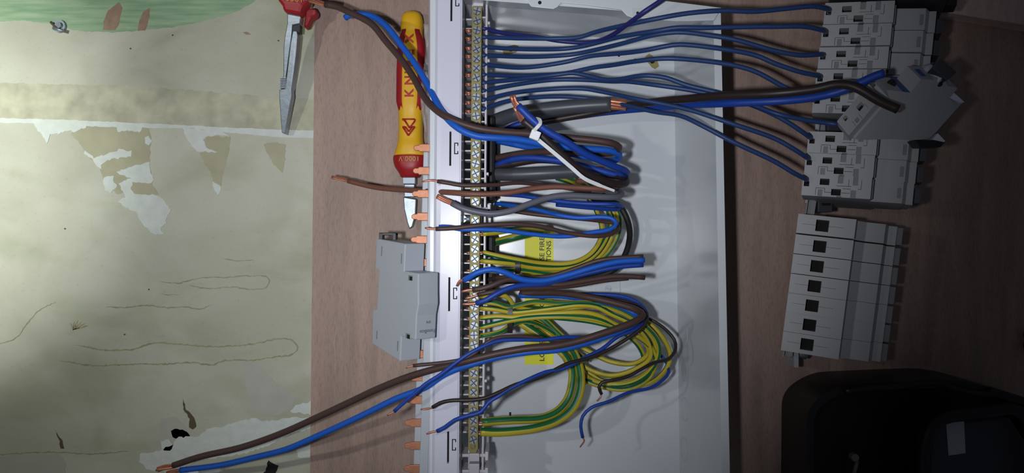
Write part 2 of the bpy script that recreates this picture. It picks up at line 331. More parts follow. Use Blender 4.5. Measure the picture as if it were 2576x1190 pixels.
# folded flange along the top wall with screw hole
mb = MB()
def fp(u, v, w_): return P(u, v, ZR + 0.0012 + w_, ZR)
flange = [(1322, -40), (1322, 0), (1336, 19), (1362, 22), (1392, 25), (1402, 20), (1412, 9), (1480, 16), (1562, 27), (1576, 42), (1590, 47), (1700, 56), (1794, 54), (1813, 22), (1700, 8), (1600, -4), (1450, -40)]
mb.prism(flange, 0.0, 0.0016, 'enamel', f=fp)
mb.build('flange', enc, bevel=0.0004)
mb = MB(); mb.disc((1357.5, 9.5, 0.0017), 4.5, 0.0002, 'dark', f=fp)
mb.build('hinge_recess', enc); mb = MB(); mb.prism([(1588, 22), (1622, 24), (1634, 46), (1590, 44)], 0.0017, 0.0021, 'knock', f=fp); mb.disc((1602, 36, 0.0021), 3.5, 0.0006, 'dark', 12, f=fp)
mb.build('screw_hole', enc)
# knock-outs: thin raised rings on floor and right wall
mb = MB()
def ring(c, ax, ay, r, wd, k='knock', n=30, a0=0, a1=2 * math.pi):
    p = [c + ax * (r * math.cos(a0 + (a1 - a0) * i / n)) + ay * (r * math.sin(a0 + (a1 - a0) * i / n)) for i in range(n + 1)]
    mb.tube(p, wd, k, 6, cap=False)
wa, wb, wc_ = fq[1], fq[2], rq_in[1]
X, Y = Vector((1, 0, 0)), Vector((0, 1, 0))
upw = (rq_in[1] - fq[1]); upw = Vector((upw.x, 0, upw.z)).normalized()
for py in (150, 310, 445, 590, 735, 840, 930, 1030, 1130):
    mb = MB()
    ring(P(1708 + 12, py, 0.02), Y, upw, 0.0125 if py == 735 else 0.0105, 0.0004 if py == 735 else 0.0002)
    ring(P(1708 + 12, py, 0.02), Y, upw, 0.0125 * 0.85, 0.00018)
    mb.build('knockout', enc)
for px, py, r in ((1300, 70, .012), (1545, 100, .013), (1590, 800, .012), (1300, 1080, .02)): mb = MB(); ring(P(px, py, .003), X, Y, r, 0.00018); mb.build('knockout', enc)
# standoff brackets / cut-outs in back
mb = MB()
for c, an in (((1285, 125), .2), ((1640, 155), -.9)):
    mb = MB()
    o = P(*c, .003); ca, sa = math.cos(an), math.sin(an)
    g = lambda u, v, w_, o=o, ca=ca, sa=sa: (o.x + u * ca - v * sa, o.y + u * sa + v * ca, o.z + w_)
    mb.prism([(-.0075, -.002), (-.004, -.0035), (.004, -.0035), (.0075, -.002), (.0075, .002), (.004, .0035), (-.004, .0035), (-.0075, .002)], 0.0, .0015, 'brass', f=g)
    mb.disc((0, 0, .0015), .0022, .002, 'dark', 14, f=g)
    mb.build('keyhole_plate', enc)
mb = MB()
mb.box(-.012, .012, -.0075, .0075, .003, .0055, 'enamel', f=lambda x, y, z: (P(1527, 725).x * 0.995 + x, P(1527, 725).y + y, z)); mb.build('fixing_plate', enc)
mb = MB(); mb.disc((P(1527, 725).x, P(1527, 725).y, .0055), .003, .0022, 'screw'); mb.build('fixing_screw', enc)
mb = MB()
for (px, py, hh) in ((1598, 150, 5), (1557, 140, 6), (1353, 170, 5), (1698, 180, 2)): mb = MB(); mb.disc((*P(px, py, .003).xy, .003), hh * .0002, .0002, 'dark', 10); mb.build('drill_hole', enc)
mb = MB(); mb.box(*sorted((P(1281, 1050).x, P(1286, 1050).x)), *sorted((P(1281, 1050).y, P(1281, 1035).y)), .003, .0032, 'dark')
mb.build('drill_hole', enc)
# sticker
mb = MB(); a = P(1320, 917, .0032); b = P(1392, 573, .0032)
mb.prism([(a.x, a.y), (b.x, a.y), (b.x, b.y), (a.x, b.y)], .003, .0034, 'sticker'); st = mb.build('warning_sticker', enc); tag(st, 'yellow sticker with black capital lettering')
mb = MB(); s0 = P(1369, 908, .0034)
wd = text(mb, 'LOOSE CONNECTIONS CAUSE FIRE', .0063, 'ink', lambda u, v, w_: (s0.x - v, s0.y + u * 0.1135 / 0.1085, .0034 + max(0, w_)), bold=.015)
s1 = P(1386, 908, .0034); L1 = (908 - 596) * .000375
m2 = MB(); w2 = text(m2, 'CONNECTIONS', .0063, 'ink', lambda u, v, w_: (u, v, w_), bold=.015)
ltr = MB()
ltr.v = [Vector((s0.x + (q.x - s0.x), s0.y + (q.y - s0.y) * L1 / (wd * 0.1135 / 0.1085), q.z)) for q in mb.v]; ltr.f, ltr.m, ltr.mats, ltr.sm = mb.f, mb.m, mb.mats, mb.sm
ye = P(1386, 606, .0034).y
sc = 1.08
ltr.add([(s1.x - q.y, ye - (w2 - q.x) * sc, .0034 + max(0, q.z)) for q in m2.v], m2.f, 'ink')
ltr.build('lettering', st)
# left plastic cover strip with slots
def sx(px, py, z, dz=-.0075): return P(px + (py - 595) * dz, py, z, ZR)
mb = MB()
slots = [(1129.5, 1134.5, a, b) for a, b in ((-60, 56), (332, 418), (697, 782), (1083, 1163))]
clips = []
for cy in (5, 375, 738, 1117): clips += [(1144, 1152, cy - 15, cy - 12.5), (1141.5, 1144, cy - 15, cy + 14), (1144, 1152, cy + 11.5, cy + 14), (1149.5, 1152, cy - 12.5, cy - 7), (1149.5, 1152, cy + 6, cy + 11.5)]
mb.plate(1109, 1155, -60, 1330, [h for h in slots] + [(c[0], c[1], c[2], c[3], .0008) for c in clips], 'white', .004, f=lambda u, v, w_: sx(u, v, ZR + .003 + w_))
mb.plate(1155, 1159, -60, 1330, [], 'white', .001, f=lambda u, v, w_: sx(u, v, ZR + .0018 + w_))
for (u0_, z0_, u1_, z1_, k) in ((1155, .003, 1155, .0018, 'white'), (1159, .0018, 1159, -.03, 'white'), (1109, .003, 1098, .0022, 'white'), (1098, .0022, 1078, -.004, 'white'), (1078, -.004, 1070, -.012, 'white'), (1070, -.012, 1070, -.109, 'enamel')):
    mb.add([sx(u0_, -60, ZR + z0_), sx(u1_, -60, ZR + z1_), sx(u1_, 1330, ZR + z1_), sx(u0_, 1330, ZR + z0_)], [(0, 1, 2, 3)], k)
cs = mb.build('cover_strip', enc)

# ---------------------------------------------------------------- terminal bars and their carriers
ZB = .088
def bx(y): return 1200 - .0088 * (y - 28)
SC_B = (H - ZB) / F
def bp(u, v, z): return P(bx(v) + u, v, z, ZB)
def screw_mesh():
    mb = MB(); mb.disc((0, 0, 0), .0033, .0007, 'lever', 18)  # darker base disc puts shade into the colour of the screw slots
    for q in range(4):
        a0 = q * math.pi / 2; pts = [(.00038, .00038)] + [(.0031 * math.cos(t), .0031 * math.sin(t)) for t in (0.16, .45, .79, 1.12, 1.41)]
        c, s_ = math.cos(a0), math.sin(a0)
        mb.prism([(x * c - y * s_, x * s_ + y * c) for x, y in pts], .0007, .0015, 'screw')
    return mb
def terminal_bar(y_start, y_end, screws, label, tail):
    root = thing('terminal_bar', bp(0, (y_start + y_end) / 2, ZB - .008), label, 'terminal bar')
    mb = MB()
    hs = []
    ys = [y_start] + [s + 12 for s in screws[:-1]] + [y_end]
    mb.prism([(-13, y_start), (12, y_start), (12, y_end - 10), (7, y_end), (-8, y_end), (-13, y_end - 10)], 0, .0075, 'brass', f=lambda u, v, w_: bp(u, v, ZB - .008 + w_))
    mb.build('bar', root, bevel=.0003)
    mb = MB()
    for s in screws:
        for sd in (-1, 1): mb.disc((0, 0, 0), .0021, .0002, 'dark', 12, f=lambda x, y, z, s=s, sd=sd: bp(0, s, ZB - .004) + Vector((sd * (13 * SC_B if sd < 0 else 12 * SC_B) + sd * z, x, y)))
    mb.build('wire_entry', root)
    sm = None
    for i, s in enumerate(screws):
        if sm is None: o = screw_mesh().build('screw', root, local=True); sm = o
        else: o = sm.copy(); COL.objects.link(o); o.parent = root
        o.location = bp(0, s, ZB - .0005) - root.location; o.rotation_euler = (0, 0, random.uniform(0, 1.5))
    if tail:
        mb = MB(); c = bp(-1, y_end - 17, ZB - .0005); mb.tube([c + Vector((.0018 * math.cos(a * .63), .0018 * math.sin(a * .63), .0006)) for a in range(11)], .0006, 'brass', 6); mb.build('end_ring', root)
    return root
up = [28 + 24.0 * i for i in range(21)]
lo_ = [555 + 24.0 * i for i in range(24)]
terminal_bar(16, 520, up, 'brass neutral bar with a row of screws, upper one, holding the blue wires', False)
terminal_bar(542, 1140, lo_, 'brass earth bar with a row of screws, lower one, holding green and yellow wires', True)
def carrier(ya, yb, screws, label, arms):
    root = thing('bar_carrier', bp(0, (ya + yb) / 2, .05), label, 'plastic carrier')
    mb = MB(); g = lambda u, v, z: bp(u, v, z)
    def b(u0, u1, v0, v1, z0, z1, k='carrier'): mb.box(u0, u1, v0, v1, z0, z1, k, f=g)
    b(-42, -33, ya, yb, .060, .079, 'slot'); b(21, 26, ya, yb, .060, .083); b(-14, 13, ya, yb, .058, .0795)
    for s in screws[1:]:
        b(-33, -14, s - 14, s - 10, .062, .0785); b(13, 21, s - 14, s - 10, .062, .084)
    for i, s in enumerate(screws):
        if i % 4 == 1: b(26, 32, s - 4, s + 3, .070, .081)
    mb.build('comb', root, bevel=.0002)
    mb = MB()
    for v0, v1 in arms:
        mb = MB(); m_ = (v0 + v1) / 2
        mb.box(-10, 16, v0, v1, .058, .0895, 'carrier', f=g)
        mb.box(-30, 36, m_ - 4, m_ + 4, .062, .084, 'carrier', f=g); mb.box(-34, -28, m_ - 10, m_ + 10, .058, .087, 'carrier', f=g); mb.box(30, 38, m_ - 12, m_ + 10, .058, .087, 'carrier', f=g)
        mb.build('end_clip', root, bevel=.0006)
    return root
carrier(-20, 524, up, 'white plastic comb carrier under the upper brass bar', [(-22, 16), (519, 531)])
carrier(536, 1215, lo_, 'white plastic comb carrier under the lower brass bar', [(533, 540), (1140, 1160), (1166, 1215)])
mb = MB(); mb.tube([P(1168, 551, .085), P(1187, 551, .085)], .0022, 'screw', 12); mb.disc((*P(1165, 551, .085).xy, .083), .003, .004, 'screw')
tag(mb.build('clamp_screw'), 'small zinc screw lying crosswise left of the gap between the two brass bars', 'screw')

# black cable entry strip under the bars
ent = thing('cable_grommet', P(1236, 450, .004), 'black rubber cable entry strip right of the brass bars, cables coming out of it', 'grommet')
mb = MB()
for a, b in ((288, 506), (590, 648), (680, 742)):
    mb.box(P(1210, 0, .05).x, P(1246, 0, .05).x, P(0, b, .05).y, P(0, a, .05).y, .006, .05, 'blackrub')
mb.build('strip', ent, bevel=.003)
mb = MB()
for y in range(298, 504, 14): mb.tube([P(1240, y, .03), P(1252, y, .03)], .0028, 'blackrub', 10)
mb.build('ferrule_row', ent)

# ---------------------------------------------------------------- wires
def wire(label, k, r, pts, cu0=None, cu1=None, strands=1, group=None, name='wire', cat='wire', step=.0035, phase=0.0, crad=None):
    root = thing(name, P(*pts[0]), label, cat, group)
    pp = spline([P(*p) for p in pts], step)
    mb = MB()
    if k == 'gy':
        mb.tube(pp, r, 'gyy', 16, stripe=lambda j, n: 'gyg' if (j % 8) in (0, 1, 2) else 'gyy', twist=.012, phase=phase)
    else: mb.tube(pp, r, k, 14)
    mb.build('insulation', root)
    for cu, end in ((cu0, 0), (cu1, -1)):
        if not cu: continue
        e = pp[end]; inner = pp[3] if end == 0 and len(pp) > 4 else pp[-4] if len(pp) > 4 else pp[0]
        line = spline([inner.lerp(e, .5), e] + [P(*p) for p in cu], .002)
        mb = MB(); rr = crad or r * .5
        if strands == 1:
            mb.tube(line, [rr] * (len(line) - 1) + [rr * .75], 'copper', 10)
        else:
            m = len(line)
            for q in range(strands):
                an = q * 2 * math.pi / (strands - 1); rad = 0 if q == strands - 1 else r * .52; out = []
                for i, c in enumerate(line):
                    t = (line[min(i + 1, m - 1)] - line[max(i - 1, 0)]).normalized(); n1 = (Vector((0, 0, 1)) - t * t.z).normalized(); n2 = t.cross(n1); aa = an + .25 * i * (1 if strands < 6 else .3)
                    out.append(c + (n1 * math.cos(aa) + n2 * math.sin(aa)) * rad)
                mb.tube(out, r * (.3 if strands > 4 else .42), 'copper', 8)
        mb.build('bare_conductor', root)
    return root
def stub(y): # copper showing on the left of the bar
    return [(1212, y, .084), (1184, y, .084), (1174, y + 1, .084)]
G = None
def neutral(label, k, pts, y):
    pts = [(x, y, z - (.038 * math.sin(math.pi * (x - 1211) / 400) if 1211 < x < 1611 else 0)) for x, y, z in pts]
    if 'tilted' in label: pts = pts[:-3] + [(2034, 303, .138), (2100, 312, .152), (2118, 316, .150)]
    elif 'violet' not in label: pts = pts[:-1] + [(*pts[-1][:2], .094)]
    r = wire(label, k, .00185, pts, group='blue wires from the upper brass bar to the breakers')
    mb = MB(); mb.tube([P(1186, y, .084), P(1171, y + random.uniform(-2, 2), .084)], .0011, 'copper', 8); mb.tube([P(1186, y + 3, .084), P(1173, y + 4, .084)], .001, 'copper', 8); mb.build('bare_conductor', r)
    return r
neutral('violet blue wire in the topmost filled terminal, running off the top of the enclosure', 'purple', [(1211, 70, .084), (1265, 83, .09), (1350, 93, .095), (1400, 102, .095), (1460, 107, .095), (1500, 104, .098), (1540, 88, .108), (1580, 60, .12), (1620, 30, .128), (1665, 0, .13), (1700, -26, .13)], 76)
neutral('dull blue wire rising highest across the enclosure to the top breaker', 'bluedk', [(1211, 93, .084), (1260, 95, .092), (1340, 97, .10), (1400, 97, .104), (1455, 94, .107), (1500, 80, .11), (1588, 60, .117), (1651, 47, .122), (1727, 34, .125), (1815, 27, .126), (1900, 29, .124), (1975, 22, .122), (2047, 16, .12), (2078, 22, .116), (2088, 29, .104)], 97)
neutral('dull blue wire second highest, ending in the second breaker from the top', 'bluedk', [(1211, 117, .084), (1291, 123, .09), (1417, 123, .092), (1467, 116, .095), (1500, 108, .098), (1563, 92, .106), (1651, 78, .115), (1701, 70, .12), (1777, 70, .122), (1900, 67, .122), (1950, 67, .122), (2026, 67, .121), (2068, 76, .117), (2080, 85, .104)], 120)
neutral('dull blue wire third highest, ending in the third breaker from the top', 'bluedk', [(1211, 139, .084), (1340, 143, .09), (1440, 137, .09), (1500, 125, .095), (1563, 110, .102), (1651, 87, .112), (1710, 81, .118), (1777, 88, .12), (1850, 100, .122), (1950, 128, .121), (2013, 139, .12), (2062, 137, .116), (2074, 140, .104)], 141)
neutral('dull blue wire fourth highest, ending in the fourth breaker from the top', 'bluedk', [(1211, 162, .084), (1316, 170, .09), (1417, 157, .098), (1480, 142, .1), (1540, 136, .103), (1576, 133, .105), (1626, 126, .11), (1676, 116, .117), (1709, 112, .119), (1815, 123, .122), (1900, 139, .121), (1950, 160, .121), (2013, 181, .12), (2055, 190, .116), (2067, 196, .104)], 165)
neutral('dull blue wire peaking mid enclosure then passing under the thick dark cable', 'bluedk', [(1211, 188, .084), (1316, 191, .089), (1417, 185, .092), (1493, 170, .097), (1540, 164, .1), (1601, 154, .107), (1676, 147, .117), (1777, 154, .12), (1853, 166, .121), (1900, 180, .121), (1975, 220, .12), (2030, 246, .118), (2055, 254, .104)], 188)
neutral('dull blue wire dipping mid way and ending in the loose tilted breaker', 'bluedk', [(1211, 209, .084), (1316, 198, .092), (1392, 189, .097), (1442, 184, .1), (1480, 191, .1), (1520, 200, .1), (1555, 200, .102), (1600, 192, .106), (1630, 190, .109), (1676, 196, .112), (1727, 214, .115), (1815, 236, .12), (1900, 266, .12), (1960, 288, .121), (2034, 303, .124), (2105, 312, .13), (2120, 316, .125)], 211)
neutral('dull blue wire crossing its neighbour, ending in the breaker below the rail gap', 'bluedk', [(1211, 230, .084), (1291, 214, .088), (1392, 201, .091), (1467, 201, .092), (1540, 205, .094), (1576, 205, .098), (1651, 214, .105), (1727, 225, .111), (1790, 237, .117), (1850, 250, .12), (1920, 276, .118), (1960, 295, .118), (1992, 314, .118), (2030, 340, .115), (2042, 350, .104)], 234)
neutral('dull blue wire arching above the grey sheathed cable to the second lowest wired breaker', 'bluedk', [(1211, 253, .084), (1291, 234, .09), (1392, 224, .094), (1467, 223, .095), (1500, 228, .094), (1550, 238, .092), (1601, 249, .092), (1680, 264, .1), (1747, 280, .11), (1802, 298, .117), (1850, 314, .119), (1950, 349, .118), (2000, 377, .118), (2026, 394, .115), (2037, 402, .104)], 257)
neutral('dull blue wire hugging the grey sheathed cable from above, ending in the lowest wired breaker', 'bluedk', [(1211, 276, .084), (1266, 257, .086), (1316, 248, .09), (1392, 243, .092), (1467, 246, .088), (1540, 258, .08), (1600, 271, .08), (1651, 282, .09), (1714, 292, .105), (1770, 318, .115), (1840, 355, .119), (1950, 407, .118), (2000, 437, .117), (2022, 448, .114), (2031, 456, .104)], 279)

# big tails at top
SH = .0062
r = wire('thick grey sheathed cable with cut copper strands, upper of two, under the blue wires', 'sheath', SH, [(1228, 312, .035), (1262, 298, .04), (1310, 284, .048), (1400, 272, .056), (1480, 265, .06), (1536, 262, .062)], cu1=[(1555, 263, .062), (1574, 264, .062)], strands=8, name='sheathed_cable', cat='cable')
wire('thick grey sheathed cable with cut copper strands, lower of two, behind the cable tie', 'sheath', SH * .95, [(1222, 436, .04), (1280, 439, .046), (1360, 436, .05), (1440, 432, .05), (1486, 430, .05)], cu1=[(1503, 431, .05), (1521, 432, .05)], strands=8, name='sheathed_cable', cat='cable')
wire('thick dark brown tail crossing right over the breakers, cut end bent downward', 'browndk', 0.0033, [(1250, 345, .018), (1310, 318, .028), (1400, 300, .036), (1500, 282, .045), (1576, 266, .062), (1650, 256, .085), (1727, 249, .108), (1827, 240, .135), (1950, 235, .158), (2055, 223, .168), (2100, 213, .172), (2135, 214, .174), (2165, 226, .176), (2210, 253, .178), (2240, 267, .179), (2259, 275, .18)], cu1=[(2262, 277, .18)], crad=.002)
wire('thick bright blue tail crossing right over the breakers, cut end pointing up', 'navy', 0.003, [(1244, 352, .014), (1282, 322, .026), (1330, 306, .03), (1380, 300, .03), (1440, 294, .034), (1510, 284, .04), (1576, 277, .05), (1650, 271, .07), (1727, 265, .095), (1827, 260, .128), (1900, 257, .142), (1960, 254, .15), (2034, 247, .155), (2090, 236, .159), (2118, 228, .163), (2160, 210, .168), (2202, 191, .172), (2224, 184, .174)], cu1=[(2228, 183, .1745)], crad=.002)

R2 = .0034
wire('dark brown wire looping up left from the enclosure to the red plier handle', 'brown', 0.0028, [(818, 11, .06), (845, 16, .062), (877, 30, .067), (934, 60, .074), (971, 104, .08), (1009, 149, .088), (1039, 193, .096), (1070, 248, .108), (1104, 282, .12), (1141, 303, .126), (1198, 322, .127), (1260, 331, .125), (1329, 336, .122), (1423, 346, .12), (1500, 354, .12), (1540, 361, .118), (1557, 370, .11), (1550, 380, .1), (1518, 386, .092), (1450, 384, .08), (1376, 381, .07), (1329, 384, .06), (1285, 390, .05), (1240, 399, .042)], cu0=[(800, 6, .058), (778, 0, .055)], strands=5)
wire('long blue wire looping from the enclosure up left alongside the dark brown one', 'blue', 0.0027, [(869, 45, .062), (880, 38, .064), (900, 36, .066), (934, 40, .07), (971, 65, .078), (1009, 113, .086), (1047, 165, .096), (1085, 230, .108), (1115, 286, .12), (1155, 324, .129), (1198, 342, .13), (1250, 347, .128), (1298, 350, .124), (1392, 366, .116), (1471, 374, .11), (1534, 379, .106), (1557, 388, .1), (1554, 400, .092), (1534, 406, .086), (1487, 397, .08), (1430, 386, .07), (1340, 372, .055), (1248, 354, .04)])
wire('blue wire of the cable-tied pair, running from its bare tip down right', 'navy', 0.0028, [(1303, 266, .15), (1342, 304, .15), (1376, 330, .148), (1423, 356, .144), (1471, 387, .136), (1518, 407, .126), (1549, 420, .118), (1572, 429, .108), (1576, 437, .098), (1560, 441, .09), (1520, 432, .084), (1455, 415, .076), (1408, 405, .07), (1329, 397, .06), (1285, 402, .052), (1247, 416, .045)], cu0=[(1294, 258, .151), (1288, 240, .153)], strands=4)
wire('dark brown wire of the cable-tied pair, running from its bare tip down right', 'browndk', 0.0031, [(1315, 301, .145), (1361, 340, .143), (1392, 370, .14), (1423, 398, .136), (1455, 424, .13), (1502, 449, .122), (1545, 462, .114), (1573, 461, .104), (1572, 448, .094), (1540, 440, .085), (1500, 436, .078), (1440, 412, .07), (1360, 402, .06), (1290, 412, .05), (1240, 420, .044)], cu0=[(1306, 285, .148), (1296, 268, .15)], strands=4)
# cable tie
tie = thing('cable_tie', P(1345, 342, .152), 'white nylon cable tie around the brown and blue wire pair, its long tail pointing right', 'cable tie')
mb = MB(); c = P(1346, 341, .153); mb.box(-.0038, .0038, -.0035, .0035, -.002, .0035, 'tie', f=lambda x, y, z: c + Vector((x * .9 + y * .35, y * .9 - x * .35, z)))
mb.build('head', tie, bevel=.0006)
def strap(pp, wd, th, nm, up=Vector((0, 0, 1))):
    mb = MB(); pp = spline(pp, .003); m = len(pp); vs = []
    for i, q in enumerate(pp):
        t = (pp[min(i + 1, m - 1)] - pp[max(i - 1, 0)]).normalized(); s_ = t.cross(up).normalized(); n1 = s_.cross(t)
        ww = wd * (1 if i < m - 4 else .7)
        vs += [q + s_ * ww + n1 * th, q - s_ * ww + n1 * th, q - s_ * ww - n1 * th, q + s_ * ww - n1 * th]
    mb.add(vs, [(4 * i + a, 4 * i + (a + 1) % 4, 4 * i + 4 + (a + 1) % 4, 4 * i + 4 + a) for i in range(m - 1) for a in range(4)] + [(0, 1, 2, 3), (4 * m - 4, 4 * m - 1, 4 * m - 2, 4 * m - 3)], 'tie')
    mb.build(nm, tie)
strap([P(1354, 352, .152), P(1400, 390, .146), P(1440, 424, .141), P(1468, 448, .138), P(1505, 465, .132), P(1545, 480, .126)], .0014, .0005, 'tail')
strap([P(1340, 332, .154), P(1350, 322, .158), P(1359, 312, .158), P(1358, 302, .154), P(1350, 298, .148), P(1340, 300, .142)], .0013, .0005, 'loop', Vector((-.3, .3, 1)))

wire('long light brown wire reaching furthest left across the board below the yellow handle', 'brownlt', 0.0022, [(876, 455, .05), (910, 464, .054), (948, 472, .06), (1015, 478, .075), (1082, 481, .1), (1140, 485, .122), (1183, 488, .127), (1235, 488, .126), (1280, 485, .124), (1329, 476, .12), (1392, 470, .117), (1450, 472, .115), (1518, 475, .113), (1548, 472, .106), (1552, 462, .094), (1530, 455, .08), (1450, 456, .06)], cu0=[(856, 449, .048), (835, 446, .046)], strands=5)
wire('thinner brown wire just above the long light brown one', 'brown', 0.0016, [(1100, 456, .128), (1130, 461, .128), (1160, 466, .128), (1210, 466, .126), (1250, 465, .12), (1300, 460, .112), (1361, 465, .1), (1400, 470, .09), (1480, 480, .07), (1530, 476, .06)], cu0=[(1080, 454, .129), (1062, 457, .129)])
wire('grey insulated wire with frayed copper end, curving across the lower end of the upper bar', 'greywire', 0.0025, [(1137, 511, .128), (1160, 523, .13), (1187, 531, .13), (1235, 538, .13), (1282, 531, .128), (1329, 514, .124), (1376, 498, .12), (1423, 492, .118), (1480, 494, .116), (1530, 496, .113), (1556, 494, .108), (1564, 486, .1), (1550, 478, .088), (1500, 480, .07), (1400, 498, .05)], cu0=[(1118, 503, .127), (1099, 493, .127)], strands=7)
wire('blue wire running from under the light brown wire to the right bend', 'navy', 0.0019, [(1262, 489, .06), (1310, 492, .068), (1361, 500, .076), (1439, 510, .086), (1500, 513, .09), (1545, 514, .09), (1562, 518, .08), (1556, 526, .066), (1500, 524, .05), (1400, 515, .03)])
wire('bright blue wire folding back at the right and ending left beside a brown one', 'blue', 0.0018, [(1104, 571, .13), (1130, 572, .13), (1160, 577, .129), (1203, 577, .128), (1260, 579, .124), (1329, 588, .118), (1408, 595, .112), (1450, 592, .11), (1487, 585, .108), (1534, 577, .106), (1551, 562, .104), (1538, 549, .102), (1510, 546, .1), (1455, 548, .096), (1400, 540, .09), (1361, 530, .08), (1298, 518, .066), (1247, 512, .05)])
wire('brown wire with a pointed copper tip folding back beside the bright blue wire', 'brown', 0.0018, [(1096, 576, .133), (1140, 574, .133), (1197, 568, .132), (1240, 565, .13), (1298, 564, .126), (1361, 570, .12), (1423, 585, .113), (1470, 592, .11), (1505, 594, .107), (1540, 587, .1), (1556, 575, .092), (1548, 562, .085), (1518, 557, .078), (1487, 553, .07), (1400, 545, .06), (1329, 537, .055), (1250, 524, .045)], cu0=[(1082, 576, .133), (1069, 573, .133)])
wire('black cable curving down at the right of the enclosure', 'blackrub', 0.0026, [(1480, 500, .04), (1530, 505, .055), (1558, 518, .068), (1575, 545, .07), (1584, 579, .066), (1582, 612, .06), (1572, 642, .055), (1552, 673, .05), (1515, 692, .045), (1442, 704, .04), (1350, 706, .04), (1240, 708, .04)], cat='cable', name='cable')

# green/yellow upper group
R3 = .0021
def earth(label, pts, r=R3, ph=0.0, term=None):
    o = wire(label, 'gy', r, pts, phase=ph, group='green and yellow earth wires')
    if term:
        mb = MB(); mb.tube([P(1203, term, .084), P(1216, term, .084)], .0012, 'copper', 8); mb.tube([P(1184, term, .084), P(1174, term + 1, .084)], .0011, 'copper', 8); mb.build('bare_conductor', o)
    return o
earth('green and yellow wire, uppermost of the bundle, over the warning sticker', [(1214, 635, .084), (1253, 644, .083), (1299, 653, .08), (1367, 663, .07), (1435, 662, .066), (1480, 643, .062), (1506, 612, .058), (1514, 575, .052), (1500, 530, .046), (1474, 490, .04), (1440, 462, .03), (1400, 448, .02)], ph=0.3, term=635)
earth('green and yellow wire second from the top of the upper bundle', [(1210, 656, .084), (1250, 660, .084), (1291, 664, .078), (1330, 672, .07), (1400, 676, .06), (1450, 668, .056), (1495, 642, .052), (1524, 600, .05), (1534, 560, .046), (1525, 520, .042), (1490, 478, .036), (1440, 452, .024), (1410, 446, .018)], ph=1.2, term=656)
earth('green and yellow wire in the upper bundle, curving widest at the right', [(1214, 680, .083), (1260, 682, .078), (1310, 680, .07), (1400, 690, .056), (1470, 678, .05), (1515, 652, .046), (1545, 615, .046), (1558, 580, .046), (1556, 540, .044), (1530, 500, .04), (1480, 466, .03), (1420, 450, .02)], ph=2.2, term=680)
earth('green and yellow wire in the upper bundle, just inside the widest curve', [(1300, 676, .062), (1400, 684, .05), (1470, 670, .044), (1508, 645, .042), (1534, 606, .04), (1546, 565, .04), (1545, 538, .04), (1500, 486, .032), (1460, 462, .02)], ph=4.0)
earth('thin yellow wire end dropping right from the lower bar above the short green one', [(1213, 588, .084), (1250, 585, .078), (1290, 577, .066), (1330, 575, .05), (1380, 583, .03)], r=.0022, ph=1.6, term=588)
earth('short thick green and yellow wire coming out of the black grommet', [(1222, 620, .034), (1245, 610, .042), (1290, 598, .05), (1330, 588, .044), (1380, 574, .03)], r=.0034, ph=-.4)

# middle group: capped ends at right
wire('brown wire ending at the right, topmost of the four cut ends mid enclosure', 'brown', 0.0018, [(1222, 705, .05), (1260, 698, .075), (1310, 699, .085), (1386, 694, .095), (1442, 677, .1), (1499, 657, .104), (1530, 651, .105), (1556, 649, .105), (1618, 645, .105)])
wire('bright blue wire with a hooked copper end left of the lower bar, second down', 'blue', 0.0023, [(1168, 704, .12), (1182, 697, .124), (1197, 687, .126), (1235, 678, .126), (1272, 686, .124), (1310, 702, .12), (1367, 706, .115), (1424, 693, .112), (1499, 671, .11), (1556, 658, .108), (1621, 654, .106)], cu0=[(1157, 707, .119), (1149, 720, .118)])
wire('dark blue wire with a straight copper end, third cut end down at the right', 'navy', 0.0021, [(1198, 763, .12), (1222, 755, .122), (1242, 743, .122), (1272, 728, .12), (1310, 718, .116), (1370, 714, .108), (1420, 702, .102), (1480, 687, .1), (1556, 671, .099), (1618, 666, .098)], cu0=[(1180, 765, .12), (1164, 765, .12)])
wire('brown wire with copper end at the bar, lowest cut end at the right', 'brown', 0.0022, [(1189, 729, .116), (1210, 726, .117), (1235, 719, .117), (1272, 704, .114), (1310, 704, .11), (1360, 712, .106), (1405, 716, .104), (1480, 705, .1), (1537, 696, .098), (1580, 695, .097), (1622, 698, .096)], cu0=[(1176, 730, .116), (1162, 734, .116)])
wire('brown wire just below the lowest cut end, with a short copper tip over the bar', 'brown', 0.0019, [(1202, 742, .11), (1235, 735, .112), (1291, 727, .106), (1367, 724, .098), (1442, 719, .092), (1518, 706, .088), (1580, 700, .085)], cu0=[(1184, 748, .11), (1170, 751, .11)])

# lower long pairs
wire('longest brown wire reaching from the right loop to the lower left corner of the photo', 'brown', 0.0028, [(1310, 738, .05), (1405, 737, .066), (1480, 748, .082), (1556, 765, .092), (1602, 780, .1), (1617, 793, .108), (1594, 810, .115), (1518, 838, .12), (1442, 861, .122), (1390, 871, .124), (1329, 876, .125), (1253, 889, .125), (1178, 907, .124), (1095, 928, .118), (1022, 950, .108), (949, 979, .096), (900, 1002, .088), (800, 1049, .076), (706, 1091, .065), (605, 1126, .056), (504, 1149, .05), (436, 1171, .046)], cu0=None, cu1=[(415, 1176, .045), (396, 1182, .044)], strands=4)
wire('longest bright blue wire reaching to the lower left corner beside the brown one', 'blue', 0.0025, [(1306, 743, .05), (1360, 744, .056), (1405, 744, .062), (1480, 753, .075), (1556, 769, .084), (1600, 792, .09), (1602, 808, .096), (1560, 832, .102), (1480, 861, .11), (1405, 880, .116), (1329, 886, .12), (1253, 898, .12), (1168, 922, .118), (1119, 942, .114), (1071, 974, .11), (998, 1002, .102), (949, 1026, .096), (900, 1050, .09), (800, 1096, .078), (720, 1130, .068), (655, 1147, .06), (554, 1170, .052), (454, 1183, .046)], cu1=[(435, 1187, .045), (420, 1192, .044)], strands=3)
